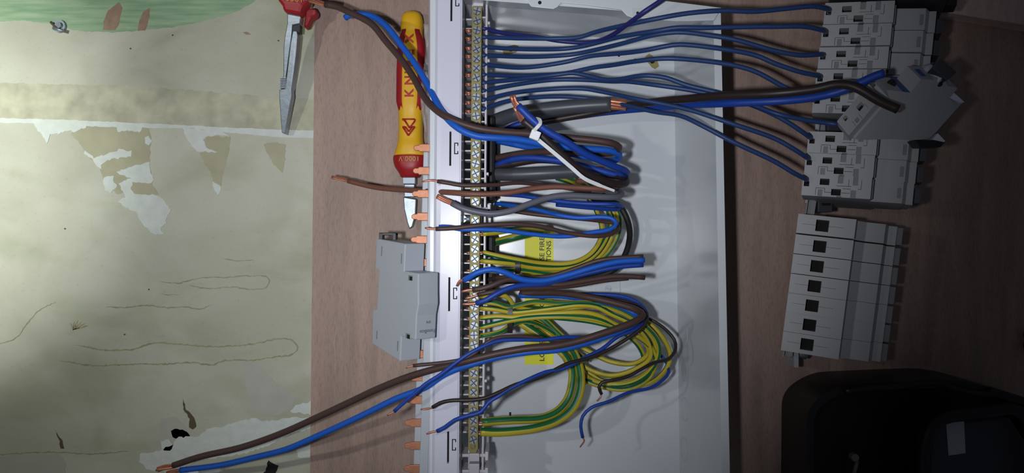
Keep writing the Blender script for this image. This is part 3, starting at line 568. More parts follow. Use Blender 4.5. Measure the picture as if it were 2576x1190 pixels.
wire('thin brown wire with a bare tip above the busbar, left of the lower bar', 'brown', 0.0014, [(1039, 920, .13), (1071, 917, .13), (1132, 910, .13), (1165, 903, .129), (1195, 888, .129), (1216, 868, .128), (1246, 851, .126), (1310, 846, .12), (1405, 857, .11), (1480, 852, .104), (1560, 828, .098), (1606, 800, .09), (1600, 776, .08), (1550, 755, .07), (1480, 745, .06), (1380, 742, .05)], cu0=[(1030, 922, .13), (1021, 926, .13)])
wire('thin blue wire whose bare tip hangs over the busbar below the brown tip', 'navy', 0.0015, [(992, 1035, .125), (1010, 1018, .126), (1034, 998, .128), (1071, 966, .13), (1107, 943, .131), (1150, 910, .132), (1190, 884, .131), (1253, 858, .126), (1310, 855, .122), (1367, 855, .117), (1424, 848, .112), (1490, 850, .104), (1560, 836, .096), (1616, 806, .09), (1622, 784, .084), (1598, 762, .076), (1540, 748, .066), (1450, 744, .055)], cu0=[(984, 1040, .125), (974, 1045, .125)])
wire('near black brown wire with a bare end beside the busbar, crossing the lower bar', 'browndk', 0.0015, [(1088, 1025, .125), (1107, 1014, .126), (1132, 1008, .127), (1192, 1006, .127), (1222, 1001, .126), (1253, 988, .124), (1296, 968, .12), (1340, 955, .116), (1374, 942, .112), (1427, 915, .107), (1480, 901, .102), (1530, 880, .098), (1575, 854, .096), (1611, 828, .094), (1627, 808, .092), (1622, 785, .088), (1592, 764, .08), (1530, 750, .07), (1440, 742, .055)], cu0=[(1073, 1029, .124), (1058, 1030, .124)])
wire('navy wire with a bare end, lowest to cross the lower bar', 'navy', 0.0016, [(1099, 1085, .122), (1119, 1075, .123), (1144, 1057, .125), (1180, 1045, .126), (1210, 1036, .126), (1229, 1012, .125), (1253, 997, .124), (1275, 982, .122), (1322, 958, .118), (1374, 936, .112), (1414, 928, .108), (1479, 896, .1), (1513, 879, .096), (1556, 846, .092), (1605, 826, .088), (1628, 803, .084), (1620, 776, .08), (1592, 754, .074), (1556, 744, .068), (1480, 740, .058), (1400, 738, .048)], cu0=[(1085, 1087, .122), (1073, 1092, .122)])
wire('dark brown wire forming the widest loop at right and hooking back to a bare tip', 'browndk', 0.0014, [(1560, 770, .05), (1600, 788, .056), (1631, 801, .06), (1669, 824, .062), (1696, 854, .064), (1700, 876, .068), (1683, 902, .076), (1643, 913, .084), (1613, 929, .088), (1575, 949, .09), (1537, 957, .092), (1515, 962, .092), (1507, 974, .092), (1513, 991, .09)], cu1=[(1510, 1000, .09), (1502, 1009, .089)])
wire('thin blue wire leaving the earth loops and hanging down to the lowest bare tip', 'navy', 0.0014, [(1620, 830, .04), (1640, 860, .044), (1654, 884, .046), (1675, 910, .05), (1682, 937, .058), (1661, 961, .066), (1635, 976, .07), (1583, 987, .075), (1531, 1010, .08), (1487, 1026, .082), (1466, 1047, .082), (1461, 1073, .082), (1466, 1101, .081)], cu1=[(1470, 1108, .081), (1459, 1125, .08)])

# earth wires, lower group
earth('yellow and green wire curling over at the top of the lower fan', [(1208, 746, .084), (1240, 742, .088), (1270, 744, .088), (1284, 756, .084), (1292, 768, .08), (1320, 776, .076), (1405, 782, .072), (1480, 770, .072), (1556, 783, .072), (1598, 806, .07), (1632, 836, .068), (1650, 870, .064), (1648, 908, .06), (1616, 946, .054), (1556, 966, .05), (1499, 960, .046), (1466, 940, .04)], ph=.9, term=746)
earth('green and yellow wire second in the lower fan', [(1208, 759, .084), (1250, 764, .084), (1280, 772, .082), (1340, 760, .08), (1405, 763, .078), (1480, 762, .078), (1530, 769, .078), (1575, 786, .077), (1615, 813, .076), (1652, 854, .072), (1657, 892, .066), (1632, 936, .06), (1590, 962, .054), (1530, 968, .048), (1480, 952, .044)], ph=2.0, term=759)
earth('green and yellow wire third in the lower fan, striped along its top', [(1208, 775, .084), (1250, 779, .084), (1290, 786, .082), (1340, 782, .084), (1405, 774, .086), (1455, 768, .086), (1500, 772, .084), (1537, 790, .082), (1594, 818, .078), (1630, 858, .07), (1636, 899, .064), (1596, 929, .058), (1537, 944, .052), (1480, 928, .048), (1442, 899, .044), (1405, 862, .04), (1348, 815, .04), (1318, 812, .04)], ph=1.3, term=775)
earth('green and yellow wire fourth in the lower fan', [(1208, 800, .084), (1250, 796, .085), (1290, 798, .086), (1340, 792, .088), (1386, 789, .09), (1455, 786, .09), (1500, 792, .088), (1540, 812, .084), (1594, 840, .076), (1634, 870, .068), (1650, 903, .062), (1631, 952, .054), (1575, 979, .048), (1518, 974, .044), (1464, 955, .04)], ph=.4, term=800)
earth('green and yellow wire fifth in the lower fan, making the smallest loop', [(1208, 824, .084), (1250, 814, .085), (1285, 806, .086), (1330, 800, .09), (1380, 797, .092), (1442, 797, .092), (1499, 803, .09), (1540, 818, .084), (1585, 836, .076), (1622, 862, .068), (1632, 888, .062), (1596, 914, .055), (1537, 910, .05), (1461, 873, .044), (1400, 840, .04), (1345, 818, .038)], ph=1.7, term=824)
earth('green and yellow wire lowest in the lower fan', [(1208, 845, .084), (1240, 840, .083), (1265, 832, .08), (1285, 818, .074), (1320, 808, .066), (1380, 830, .05), (1430, 872, .04), (1480, 908, .04)], ph=2.6, term=845)
earth('outermost green and yellow wire of the right hand loops', [(1580, 790, .05), (1628, 810, .056), (1669, 852, .058), (1686, 898, .056), (1668, 938, .052), (1631, 964, .046), (1575, 970, .042), (1520, 960, .038), (1470, 930, .032)], ph=.8)
earth('green and yellow wire behind the loops, mostly in shadow', [(1290, 795, .05), (1405, 800, .06), (1500, 812, .06), (1560, 832, .056), (1606, 870, .05), (1618, 906, .046), (1580, 940, .042), (1520, 944, .038), (1460, 915, .034), (1390, 850, .03), (1330, 822, .028)], ph=3.0)
earth('thick green and yellow wire entering the lower bar, upper of the two', [(1212, 1063, .084), (1240, 1060, .082), (1283, 1057, .08), (1361, 1052, .074), (1401, 1035, .07), (1428, 1004, .066), (1438, 971, .064), (1440, 932, .06), (1427, 903, .054), (1401, 876, .048), (1367, 850, .042), (1329, 825, .04), (1300, 806, .04)], r=.0036, ph=-1.15, term=1063)
earth('thick green and yellow wire entering the lower bar, lowest of all earth wires', [(1208, 1086, .084), (1240, 1088, .082), (1283, 1086, .08), (1348, 1077, .076), (1401, 1059, .072), (1441, 1028, .07), (1460, 984, .068), (1461, 940, .064), (1450, 900, .058), (1427, 864, .05), (1395, 832, .044), (1367, 806, .04), (1340, 792, .038)], r=.0036, ph=-1.65, term=1086)
for i, (a, lab) in enumerate((((1325, 812), 'green and yellow wire slanting down right from the bundle, over the lower sticker end'), ((1345, 806), 'green and yellow wire slanting down right just above its twin from the bundle'))):
    earth(lab, [(a[0], a[1], .03), (1368 + i * 10, 842, .034), (1405 + i * 12, 880, .036), (1432 + i * 12, 925, .03), (1440 + i * 16, 960, .02)], ph=.5 + i)

# tape on bundle
for nm, lab, cx_, cy_, hh, z in (('tape_wrap', 'dark band gathering the lower fan of earth wires together', 1283, 795, 44, .078), ('tape_wrap', 'dark band gathering the upper earth wires left of the sticker', 1302, 668, 22, .074)):
    mb = MB(); c = P(cx_, cy_, z); pts = [c + Vector((0, math.cos(t) * hh * .00033, math.sin(t) * .0068)) for t in [i * 2 * math.pi / 24 for i in range(25)]]
    vs = []
    for q in pts: vs += [q + Vector((-.0022, 0, 0)), q + Vector((.0022, 0, 0))]
    mb.add(vs, [(2 * i, 2 * i + 2, 2 * i + 3, 2 * i + 1) for i in range(24)], 'browndk', True)
    tag(mb.build(nm), lab, 'tape')

# ---------------------------------------------------------------- copper busbar
bb = thing('busbar', P(1080, 770, 0.0), 'grey comb busbar with copper pins leaning along the left side of the enclosure', 'busbar')
def bxp(v): return 1094 - (v - 355) * .0318
ZP = .104
mb = MB()
def bbp(u, v, z): return P(bxp(v) + u, v, z, ZP)
mb.box(-11, 10, 355, 1300, ZP - .03, ZP + .004, 'grey', f=bbp)
mb.box(-30, -11, 360, 1300, ZP - .03, ZP - .006, 'grey', f=bbp)
mb.box(10, 13, 355, 1300, ZP - .03, ZP - .001, 'lever', f=bbp)
mb.build('insulating_rail', bb, bevel=.0006)
pin = None
for i in range(17):
    v = 372 + 57.7 * i
    mb = MB()
    def pf(a, b_, c, v=v): q = bbp(0, v, ZP); return (q.x + a, q.y + b_ , ZP - .002 + c)
    s_ = (H - ZP) / F
    mb.prism([(-11 * s_, -10 * s_), (-38 * s_, -10 * s_), (-40 * s_, -7 * s_), (-48 * s_, -7 * s_), (-53 * s_, -3 * s_), (-53 * s_, 3 * s_), (-48 * s_, 7 * s_), (-40 * s_, 7 * s_), (-38 * s_, 10 * s_), (-11 * s_, 10 * s_)], 0, .0022, 'copperbar', f=pf)
    mb.build('copper_pin', bb, bevel=.0005)

# ---------------------------------------------------------------- loose grey module with lettering, resting on the busbar
th = math.radians(50); base = P(947, 600, .086)
ux = Vector((math.cos(th), 0, math.sin(th))); wn = Vector((-math.sin(th), 0, math.cos(th)))
a2 = math.radians(-2.5); ver = Vector((math.sin(a2), -math.cos(a2), 0))
ux2 = (ux - Vector((0, .045, 0))).normalized()
MW = .0185
def mf(u, v, w_): return base + ux2 * u + ver * v + wn * (w_)
mod = thing('surge_protector', base + Vector((.01, -.045, -.02)), 'loose light grey modular unit with grey lettering, tilted on the busbar left of the enclosure', 'electrical module')
Lh = .0875
prof = [(0, 0), (.045, .002), (.045, .0235), (.0655, .0235), (.0665, .038), (.0675, .047), (.0655, .056), (.0655, .0745), (.045, .0745), (.045, Lh + .007), (0, Lh), (-.001, .059), (.0055, .058), (.0065, .026), (.0, .025)]
prof = [(u, v) for u, v in prof]
mb = MB(); mb.prism(prof, -MW, 0, 'grey', f=mf); mb.build('housing', mod, bevel=.0008)
mb = MB()
for u, v, a, b in ((.009, .010, .0014, .008), (.040, .014, .0014, .008), (.007, .079, .0014, .007), (.040, .083, .0014, .008)): mb.box(u, u + a, v - b / 2, v + b / 2, -.0002, .00015, 'slot', f=mf)
mb.build('moulded_slot', mod)
mb = MB()
for u, v in ((.052, .028), (.052, .073)):
    mb.box(u, u + .006, v - .002, v + .002, -.0004, .0002, 'slot', f=mf); mb.box(u + .002, u + .0058, v - .0012, v + .0018, -.0003, .0003, 'dark', f=mf)
mb.build('clip_window', mod)
mb = MB(); q = P(975, 597, .088)
for s in (-1, 1): mb.box(q.x - .007, q.x + .007, q.y + s * .0027 - .0012, q.y + s * .0027 + .0012, .078, .088, 'black'); mb.box(q.x + s * .0055 - .0015, q.x + s * .0055 + .0015, q.y - .0035, q.y + .0035, .0779, .0881, 'black')
mb.build('rail_clip', mod, bevel=.0004)
mb = MB()
def tf(u0_, v0_, scale=1.0):  # lettering on the front face (u = .0657), upside down in view
    return lambda a, b_, c: base + ux2 * (.0659 + max(0, c) * .5) + ver * (v0_ - b_ * 1.0) * 1.0 + wn * (-MW + .002 + 0) + (-wn * -1) * 0 + (wn * (0)) + (wn * (u0_ + a))
text(mb, 'FuseBox', .0042, 'inkgrey', lambda a, b_, c: base + ux2 * (.0659 + max(0, c)) + ver * (.0672 + b_) + wn * (-.0012 - MW + a * .98 + .0022) if False else base + ux2 * (.0659 + max(0, c)) + ver * (.0672 + b_) + wn * (-MW + .0012 + a))
text(mb, 'SPB', .0028, 'inkgrey', lambda a, b_, c: base + ux2 * (.0659 + max(0, c)) + ver * (.0605 + b_) + wn * (-MW + .0055 + a))
mb.build('lettering', mod)

# ---------------------------------------------------------------- dismantling knife (yellow/red handle)
kn = thing('insulated_knife', P(1033, 300, 0.0), 'insulated knife with yellow and red handle lying along the left of the enclosure', 'tool')
ZK = .018
prof = [(26, 10), (30, 20), (38, 25), (50, 27.5), (68, 28), (80, 27), (100, 30), (120, 32), (180, 33.5), (240, 33.5), (268, 33), (290, 31), (330, 30.5), (350, 31), (370, 35), (385, 40), (392, 42)]
def kx(y): return 1035 - (y - 30) * .012
def section(mb, ring_pts, k, n=28, sq=2.6, kf=None):
    vs = []; fs = []; ks = []
    for y, r in ring_pts:
        c = P(kx(y), y, ZK); rr = r * (H - ZK) / F; rz = min(rr, .0125)
        for j in range(n):
            a = 2 * math.pi * j / n; ca, sa = math.cos(a), math.sin(a); f_ = (abs(ca) ** sq + abs(sa) ** sq) ** (-1 / sq)
            vs.append((c.x + rr * ca * f_, c.y, ZK * .72 + rz * sa * f_))
    m = len(ring_pts)
    for i in range(m - 1):
        for j in range(n): fs.append((i * n + j, (i + 1) * n + j, (i + 1) * n + (j + 1) % n, i * n + (j + 1) % n)); ks.append(kf(i, j, n, ring_pts[i][0]) if kf else k)
    fs += [list(range(n)), [(m - 1) * n + j for j in range(n)][::-1]]; ks += [k, k]
    mb.add(vs, fs, ks, True)
def refine(p, step=6):
    out = []
    for (a, ra), (b, rb) in zip(p, p[1:]):
        c = max(1, int((b - a) / step)); out += [(a + (b - a) * i / c, ra + (rb - ra) * i / c) for i in range(c)]
    return out + [p[-1]]
mb = MB(); section(mb, refine(prof), 'kyellow', kf=lambda i, j, n, y: 'kyellow'); mb.build('yellow_handle', kn)
mb = MB()   # red side grips
for s in (-1, 1):
    vs = []; ys = [76 + 7 * i for i in range(30)]; 
    for y in ys:
        rr = [r for yy, r in refine(prof) if yy <= y][-1] * (H - ZK) / F; t = max(0, min(1, (y - 76) / 25, (282 - y) / 25)); c = P(kx(y), y, ZK)
        w_ = .0014 * t + .0002
        for (dx_, dz_) in ((-.0052, .0112), (-.0026, .0104), (.0004, .008), (.0012, 0), (.0004, -.008), (-.0022, -.0096)):
            vs.append((c.x + s * (rr + dx_ * t + (-.006 * (1 - t) if dx_ <= 0 else -.002 * (1 - t))), c.y, .013 + dz_ * (.96 if dz_ > 0 else 1) + .0003))
    m = len(ys); mb.add(vs, [(6 * i + a, 6 * i + a + 1, 6 * i + 7 + a, 6 * i + 6 + a) for i in range(m - 1) for a in range(5)], 'kred', True)
mb.build('red_grip', kn)
mb = MB(); section(mb, [(391, 42), (394, 43), (402, 43), (410, 41.5), (420, 38), (430, 31), (438, 26), (444, 24), (446, 20)], 'kred'); mb.build('red_collar', kn)
mb = MB()
def kb(px0, px1, py0, py1, z0, z1, k): a = P(px0, py0, ZK); b = P(px1, py1, ZK); mb.box(a.x, b.x, b.y, a.y, z0, z1, k)
kb(1013, 1045, 446, 463, .008, .019, 'steel2'); kb(1016, 1042, 463, 495, .009, .016, 'steel'); mb.build('ferrule', kn, bevel=.0006)
mb = MB(); mb.prism([(1012, 494), (1046, 500), (1044, 540), (1036, 570), (1028, 577), (1022, 560), (1014, 525)], .010, .0135, 'steel', f=lambda u, v, z: P(u, v, z, ZK)); mb.build('blade', kn, bevel=.001)
zt = ZK * .72 + .0128
mb = MB()
def kt(px, py, rot=True, sgn=1):
    o = P(px, py, ZK); return lambda u, v, w_: (o.x - v, o.y + u, zt + max(0, w_) - ((o.x - v) - P(kx(py), py, ZK).x) ** 2 * 14)
for ch, py in (('K', 247), ('N', 217), ('I', 189), ('P', 172), ('E', 143), ('X', 115)):
    text(mb, ch, .0112, 'kink', kt(1042, py), depth=.0006, bold=.025)
o = P(1055, 400, ZK); o2 = P(1011, 400, ZK)
text(mb, '1000 V', .0062, 'kgold', lambda u, v, w_: (o.x - u * .98, P(0, 396, ZK).y - v, zt + .0007 + max(0, w_) - (o.x - u - P(1032, 0, ZK).x) ** 2 * 12), depth=.0007, spacing=1.1)
def bar(pts, k='kink', w_=.0011, z=zt + .0002):
    for a, b in zip(pts, pts[1:]):
        A, B = P(*a, ZK), P(*b, ZK); A.z = B.z = z; A.z -= (A.x - P(1032, 0, ZK).x) ** 2 * 14; B.z -= (B.x - P(1032, 0, ZK).x) ** 2 * 14; mb.tube([A, B], w_ / 2 + .0002, k, 8)
bar([(1015, 303), (1046, 303), (1046, 308), (1033, 325), (1022, 308), (1015, 303)]); bar([(1016, 322), (1030, 344), (1046, 322), (1040, 322), (1031, 334), (1022, 322), (1016, 322)])
mb.build('marking', kn)

# ---------------------------------------------------------------- long-nose pliers
pl = thing('long_nose_pliers', P(740, 100, ZF), 'steel long-nose pliers with a red insulated handle at the top of the cream surface', 'tool')
def slope(py): return max(0.004, .046 - .042 * min(1, max(0, (py + 60) / 400)))
def pf2(dz): return lambda u, v, w_: P(u, v, ZF + slope(v) + w_ + dz, slope(v))
mb = MB()
mb.prism([(722, 34), (757, 41), (753, 60), (735, 64), (733, 90), (726, 140), (718, 200), (716, 222), (706, 226), (712, 200), (713, 120), (715, 95), (722, 60)], -.004, .006, 'steel', f=pf2(0)); mb.build('pivot_jaw', pl, bevel=.0008)
mb = MB(); mb.prism([(738, 79), (747, 79), (750, 90), (746, 140), (739, 195), (734, 228), (735, 242), (718, 338), (710, 334), (704, 250), (704, 226), (718, 224), (724, 180), (732, 110)], -.0025, .008, 'steel', f=pf2(0)); mb.build('front_jaw', pl, bevel=.0007)
mb = MB()
for i in range(7): mb.box(706, 722, 197 + i * 4, 199 + i * 4, .002, .0088, 'steel2', f=pf2(0))
mb.build('serration', pl)
mb = MB(); mb.prism([(733, 64), (753, 60), (752, 80), (734, 82)], -.004, .004, 'black', f=pf2(0)); mb.build('pivot_gap', pl)
mb = MB(); mb.prism([(690, -80), (700, -25), (704, 5), (714, 18), (718, 34), (760, 42), (766, 20), (778, 12), (782, -20), (790, -80)], -.004, .012, 'kred', f=pf2(0)); mb.build('handle_grip', pl, bevel=.003)
mb = MB(); mb.prism([(760, 12), (784, 12), (789, 20), (786, 30), (775, 36), (764, 60), (755, 60), (758, 40)], -.016, -.004, 'kred', f=pf2(0)); mb.build('rear_grip', pl, bevel=.002)
mb = MB(); text(mb, '1000 V', .0085, 'kgold', lambda u, v, w_: P(765 - u * 2700, -6 + v * 2700 + (59 - u * 2700) * .1 - 4, ZF + .046 + .0125 + max(0, w_), .046), depth=.0004, spacing=1.0); mb.build('marking', pl)

# small metal screw on the cream surface, screws in clear bag by the handle
mb = MB(); c = P(147, 65, ZF + .003); mb.disc((c.x, c.y, ZF), .0062, .003, 'steel2', 14); mb.disc((c.x + .001, c.y, ZF + .003), .003, .003, 'steel', 10)
mb.tube([c + Vector((-.003, -.003, .003)), c + Vector((.007, -.006, .004))], .0016, 'screw', 8); mb.tube([c + Vector((-.006, .003, .002)), c + Vector((.0, -.003, .003))], .0012, 'crack', 8)
tag(mb.build('fixing'), 'small crumpled metal fixing below the green paint stroke on the cream surface', 'fixing')
mb = MB(); c = P(1074, 168, .02); mb.disc((c.x, c.y, .019), .0035, .002, 'screw', 14)
pts = [P(1074 + 6 * math.cos(i * .9), 172 + i * 1.1, .018 + .001 * math.sin(i * .9)) for i in range(30)]; mb.tube(pts, .0009, 'steel2', 6); mb.tube([P(1074, 168, .018), P(1076, 205, .018)], .0017, 'screw', 10)
tag(mb.build('screw'), 'small threaded screw standing in the clear bag beside the yellow handle', 'screw')
mb = MB(); gx, gy = 10, 22; vs = []
for i in range(gy + 1):
    for j in range(gx + 1):
        u = j / gx; v = i / gy; px = 1064 + u * 36 + 6 * math.sin(v * 7); py = 60 + v * 270
        vs.append(P(px, py, .028 + .03 * u + .006 * math.sin(v * 19 + u * 5) + .004 * math.sin(u * 17 + v * 3)))
mb.add(vs, [(i * (gx + 1) + j, (i + 1) * (gx + 1) + j, (i + 1) * (gx + 1) + j + 1, i * (gx + 1) + j + 1) for i in range(gy) for j in range(gx)], 'film', True)
o = mb.build('plastic_bag'); sm = o.modifiers.new('thickness', 'SOLIDIFY'); sm.thickness = .0001
tag(o, 'crinkled clear plastic bag between the yellow handle and the enclosure side', 'bag')

# ---------------------------------------------------------------- breakers on the rail
def edge_x(v): return 2078 - .129 * v
def seam(a, b, v, n=.00035): return (a, b, v - n / 2, v + n / 2, .0012, 'dark')
def breaker_proto(hz, W, kind):
    mats_ = 'grey2'
    body = MB(); d = .012; g = lambda u, w_, v: (u, v, w_)   # profile in u,z extruded along y
    if kind == 'rcbo':
        p = [(0, 0), (0, .03), (.009, .03), (.009, .066), (0, .066), (0, hz - d), (.0485, hz - d), (.0515, hz - .02), (.074, hz - .022), (.077, hz - .03), (.077, .02), (.055, .018), (.055, 0)]
    else:
        p = [(0, 0), (0, .03), (.009, .03), (.009, .06), (0, .06), (0, hz - d), (.0445, hz - d), (.054, hz - .0205), (.0685, hz - .022), (.072, hz - .035), (.072, .02), (.055, .018), (.055, 0)]
    hw = W / 2 - .00012
    body.prism(p, -hw, hw, 'grey2', f=g)
    # top slab with openings (v measured down the picture: y = -v)
    pl_ = lambda u, v, w_: (u, -v, hz + w_)
    if kind == 'rcbo':
        U = .0505
        holes = [(.0012, .0052, -.0028, .0012, .011), (.0130, .0200, -.0056, -.0006, .011), (.0220, .0290, .0022, .0073, .011),
                 (.0122, .0156, .0032, .0084, .0014, 'slot'), (.0262, .0302, -hw, -.0024, .0014, 'slot'), (.0372, .0408, -hw + .0001, -.0015, .0014, 'slot'), (.0362, .0400, .0026, .0084, .0014, 'slot'), (.0262, .0298, .0076, hw, .0014, 'slot')]
        gr = [seam(.0105, .0172, .0020), seam(.0172, .0220, .0052), seam(.0302, .036, .0016), seam(.0256, .0362, -.0004), seam(.041, .0435, .0015), seam(.0295, .0356, .0050)]
        gr += [(.0103, .0106, .0020, .0080, .0012, 'dark'), (.0170, .0173, .0020, .0052, .0012, 'dark'), (.0432, .0435, -.006, .0015, .0012, 'dark'), (.0340, .0343, -.006, -.0004, .0012, 'dark')]
        holes += gr
    else:
        U = .0445
        holes = [(.0145, .0245, -.0048, .0048, .0115)]
        gr = [seam(.004, .0145, 0, .0002), seam(.0245, .036, 0, .0002)]
        holes += gr
    body.plate(0, U, -hw, hw, holes, 'grey2', d - .0005, f=pl_)
    for (a, b) in (((0, -hw), (U, -hw)), ((U, -hw), (U, hw)), ((U, hw), (0, hw)), ((0, hw), (0, -hw))):
        body.add([(a[0], -a[1], hz), (b[0], -b[1], hz), (b[0], -b[1], hz - d), (a[0], -a[1], hz - d)], [(0, 1, 2, 3)], 'grey2')
    parts = [('housing', body)]
    t = MB()
    if kind == 'rcbo':
        t.box(.0505, .0520, -hw + .001, hw - .001, hz - .02, hz - .008, 'slot'); parts.append(('side_label', t))
        t = MB(); t.box(.077, .088, -.006, .006, .045, .068, 'lever'); t.box(.076, .082, -hw, hw, .03, .08, 'grey2'); parts.append(('toggle', t))
        t = MB(); t.box(.070, .0725, -.0045, .0035, hz - .0225, hz - .0208, 'slot'); parts.append(('screw_window', t))
    else:
        t.box(.072, .079, -hw, hw, .026, .048, 'grey2'); t.box(.079, .084, -hw + .001, hw - .0006, .030, .044, 'slot'); parts.append(('front_nose', t))
    return parts
def place_row(kind, specs, hz, rot, phi, group):
    cache = None; c_, s_ = math.cos(phi), math.sin(phi); n_ = Vector((-s_ * math.cos(rot), -s_ * math.sin(rot), c_))
    for (v, W, lab) in specs:
        root = thing('circuit_breaker' if kind == 'rcbo' else 'rail_module', P(edge_x(v), v, hz * c_ + .001) - n_ * hz, lab, 'circuit breaker' if kind == 'rcbo' else 'electrical module', group, rot=(0, -phi, rot))
        if cache is None:
            cache = []
            for nm, m_ in breaker_proto(hz, W, kind):
                o = m_.build(nm, root, local=True); cache.append(o)
        else:
            for c in cache: o = c.copy(); COL.objects.link(o); o.parent = root
sc_r = (H - .11) / F
ordn = ['topmost', 'second', 'third', 'fourth', 'fifth']
R = [(34.5, .0175, 'grey circuit breaker at the top of the upright row, fed by the highest blue wire'), (89.5, .0175, 'grey circuit breaker second from top, a blue wire in its left hole'), (146, .0175, 'grey circuit breaker third from top of the row'), (201.5, .0175, 'grey circuit breaker fourth from top, just above the thick blue tail'), (257, .0175, 'grey circuit breaker directly under the thick dark tail, just above the exposed rail'),
     (357, .0175, 'grey circuit breaker just below the exposed rail gap, partly under the tilted breaker'), (411, .0175, 'grey circuit breaker below the tilted one, second from the lower end of its row'), (464, .0175, 'grey circuit breaker lowest of those wired in blue')]
place_row('rcbo', R, .110, math.radians(-5.5), math.radians(24), 'circuit breakers in the upright row')
# dark top module
root = thing('circuit_breaker', P(edge_x(-22), -22, .105) + Vector((.118 * math.sin(.42), 0, -.105)), 'darker blue-grey device cut off by the top edge above the row of breakers', 'circuit breaker', rot=(0, -.42, math.radians(-4)))
mb = MB(); mb.prism([(0, 0), (0, .118), (.060, .118), (.064, .10), (.086, .098), (.086, .02), (.06, .015), (.06, 0)], -.0085, .0085, 'lever', f=lambda u, w_, v: (u, v, w_)); mb.build('housing', root, local=True, bevel=.001)
mb = MB(); mb.box(.086, .095, -.006, .006, .05, .07, 'black'); mb.build('toggle', root, local=True)
names = ['pale grey rail module with a square opening, topmost of the seven under the gap', 'pale grey rail module second from top of the lower group of seven', 'pale grey rail module third from top of the lower group of seven', 'pale grey rail module in the middle of the lower group of seven', 'pale grey rail module third from the bottom of the lower group', 'pale grey rail module second from the bottom of the lower group', 'pale grey rail module lowest of all, above the black tool case']
ysm = [(535, 588), (588, 638), (638, 687), (687, 737), (737, 784), (784, 833), (833, 881)]
place_row('blank', [((a + b) / 2 , .0163, n) for (a, b), n in zip(ysm, names)], .085, math.radians(-7.2), math.radians(21), 'pale rail modules in the lower group')
# rail
rl = thing('mounting_rail', P(2060, 500, 0, .05), 'slotted steel rail that the breakers and modules are clipped to', 'rail')
mb = MB()
def tl(v, hz, phi): q = P(edge_x(v), v, hz * math.cos(phi) + .001); return q + Vector((math.sin(phi) * hz + .004, 0, -q.z + .001))
qa, qb = tl(146, .11, math.radians(24)), tl(860, .085, math.radians(21)); dirv = (qb - qa).normalized(); A = qa - dirv * .08; B = qb + dirv * .016; LL = (B - A).length
nx = Vector((math.cos(.4), 0, math.sin(.4))); nz = Vector((-math.sin(.4), 0, math.cos(.4)))
def rf(u, z, t): return A + nx * u + dirv * t + nz * z
mb.prism([(.001, .0335), (.002, .0335), (.002, .040), (.0085, .040), (.0085, .058), (.002, .058), (.002, .0655), (.001, .0655), (.001, .057), (.0075, .057), (.0075, .041), (.001, .041)], 0, LL, 'slot', f=rf)
mb.build('profile', rl)
mb = MB()
for t in range(8): mb.box(.0086, .0088, .045, .053, LL * (t + .5) / 8 - .009, LL * (t + .5) / 8 + .006, 'dark', f=rf)
mb.build('slot', rl)
# exposed inner parts between the two breaker groups
mb = MB()
for px0, px1, py0, py1, z, k, lab in ((2082, 2125, 288, 330, .062, 'lever', 'dark connecting piece on the rail between the two breaker groups, beside the tilted breaker'), (2058, 2094, 494, 534, .056, 'lever', 'dark connecting piece on the rail between the wired breakers and the lower modules')):
    mb = MB(); a = P(px0, py0, z); b = P(px1, py1, z); mb.box(a.x, b.x, b.y, a.y, z - .012, z, k); mb.box(a.x + .002, b.x - .002, (a.y + b.y) / 2 - .001, (a.y + b.y) / 2 + .001, z, z + .0015, 'black')
    tag(mb.build('link_piece', bevel=.0005), lab, 'connector')
mb = MB(); a = P(1992, 888, .045); mb.box(a.x, a.x + .004, a.y - .012, a.y + .01, .03, .05, 'grey2'); mb.tube([a + Vector((.006, 0, -.01)), a + Vector((.017, -.004, -.01))], .0035, 'screw', 12)
tag(mb.build('end_stop'), 'small clamp with a bright screw at the lower end of the rail', 'clamp')

# tilted loose breaker
ZT = .158
tb = thing('circuit_breaker', P(2260, 290, .125), 'loose tilted breaker with a blue marking and grey lever, lying on top of the row', 'circuit breaker')
ex = Vector((-.0035, .0130, -.0125))
def zf(u, v): return .162 - .00020 * (u - 2230) + .00012 * (270 - v)
def PT(u, v): return P(u, v, zf(u, v))
def tp(u, v, w_):  # w 0..1 towards the far side
    return PT(u, v) + ex * w_
side = [(2147, 349), (2150, 349), (2238, 249), (2230, 226), (2290, 233), (2317, 200), (2352, 201), (2362, 195), (2379, 205), (2384, 216), (2409, 222), (2388, 247), (2400, 257), (2420, 259), (2357, 330), (2336, 350), (2291, 353), (2248, 350), (2175, 352)]
mb = MB(); n = len(side)
holes_face = 0
mb.prism(side, 0, 1, 'grey2', f=tp); mb.build('housing', tb, bevel=.0008)
A = PT(2134, 345); Bv = PT(2222, 241) - A; nrm = Bv.cross(ex).normalized(); nrm = nrm if nrm.z > 0 else -nrm
ln = Bv.length; eb = Bv / ln; ee = ex / ex.length; el = ex.length
mb = MB(); g = lambda u, v, w_: A + eb * u + ee * v + nrm * w_
mb.plate(.001, ln - .002, .0006, el - .0006, [(.006, .0095, .0115, .0155, .0038), (.0195, .0255, .0075, .0125, .0038), (.0305, .0365, .0065, .0115, .0038), (.012, .0155, .002, .006, .0012, 'slot')] + [(.010, .0103, .001, .007, .0006, 'dark'), (.0175, .0178, .001, .0065, .0006, 'dark'), (.0262, .0265, .004, .009, .0006, 'dark')], 'grey2', .006, f=g)
for (a, b) in (((.001, .0006), (ln - .002, .0006)), ((ln - .002, .0006), (ln - .002, el - .0006)), ((ln - .002, el - .0006), (.001, el - .0006)), ((.001, el - .0006), (.001, .0006))):
    mb.add([(a[0], a[1], 0), (b[0], b[1], 0), (b[0], b[1], -.0062), (a[0], a[1], -.0062)], [(0, 1, 2, 3)], 'grey2', f=g)
mb.build('terminal_face', tb)
mb = MB(); 
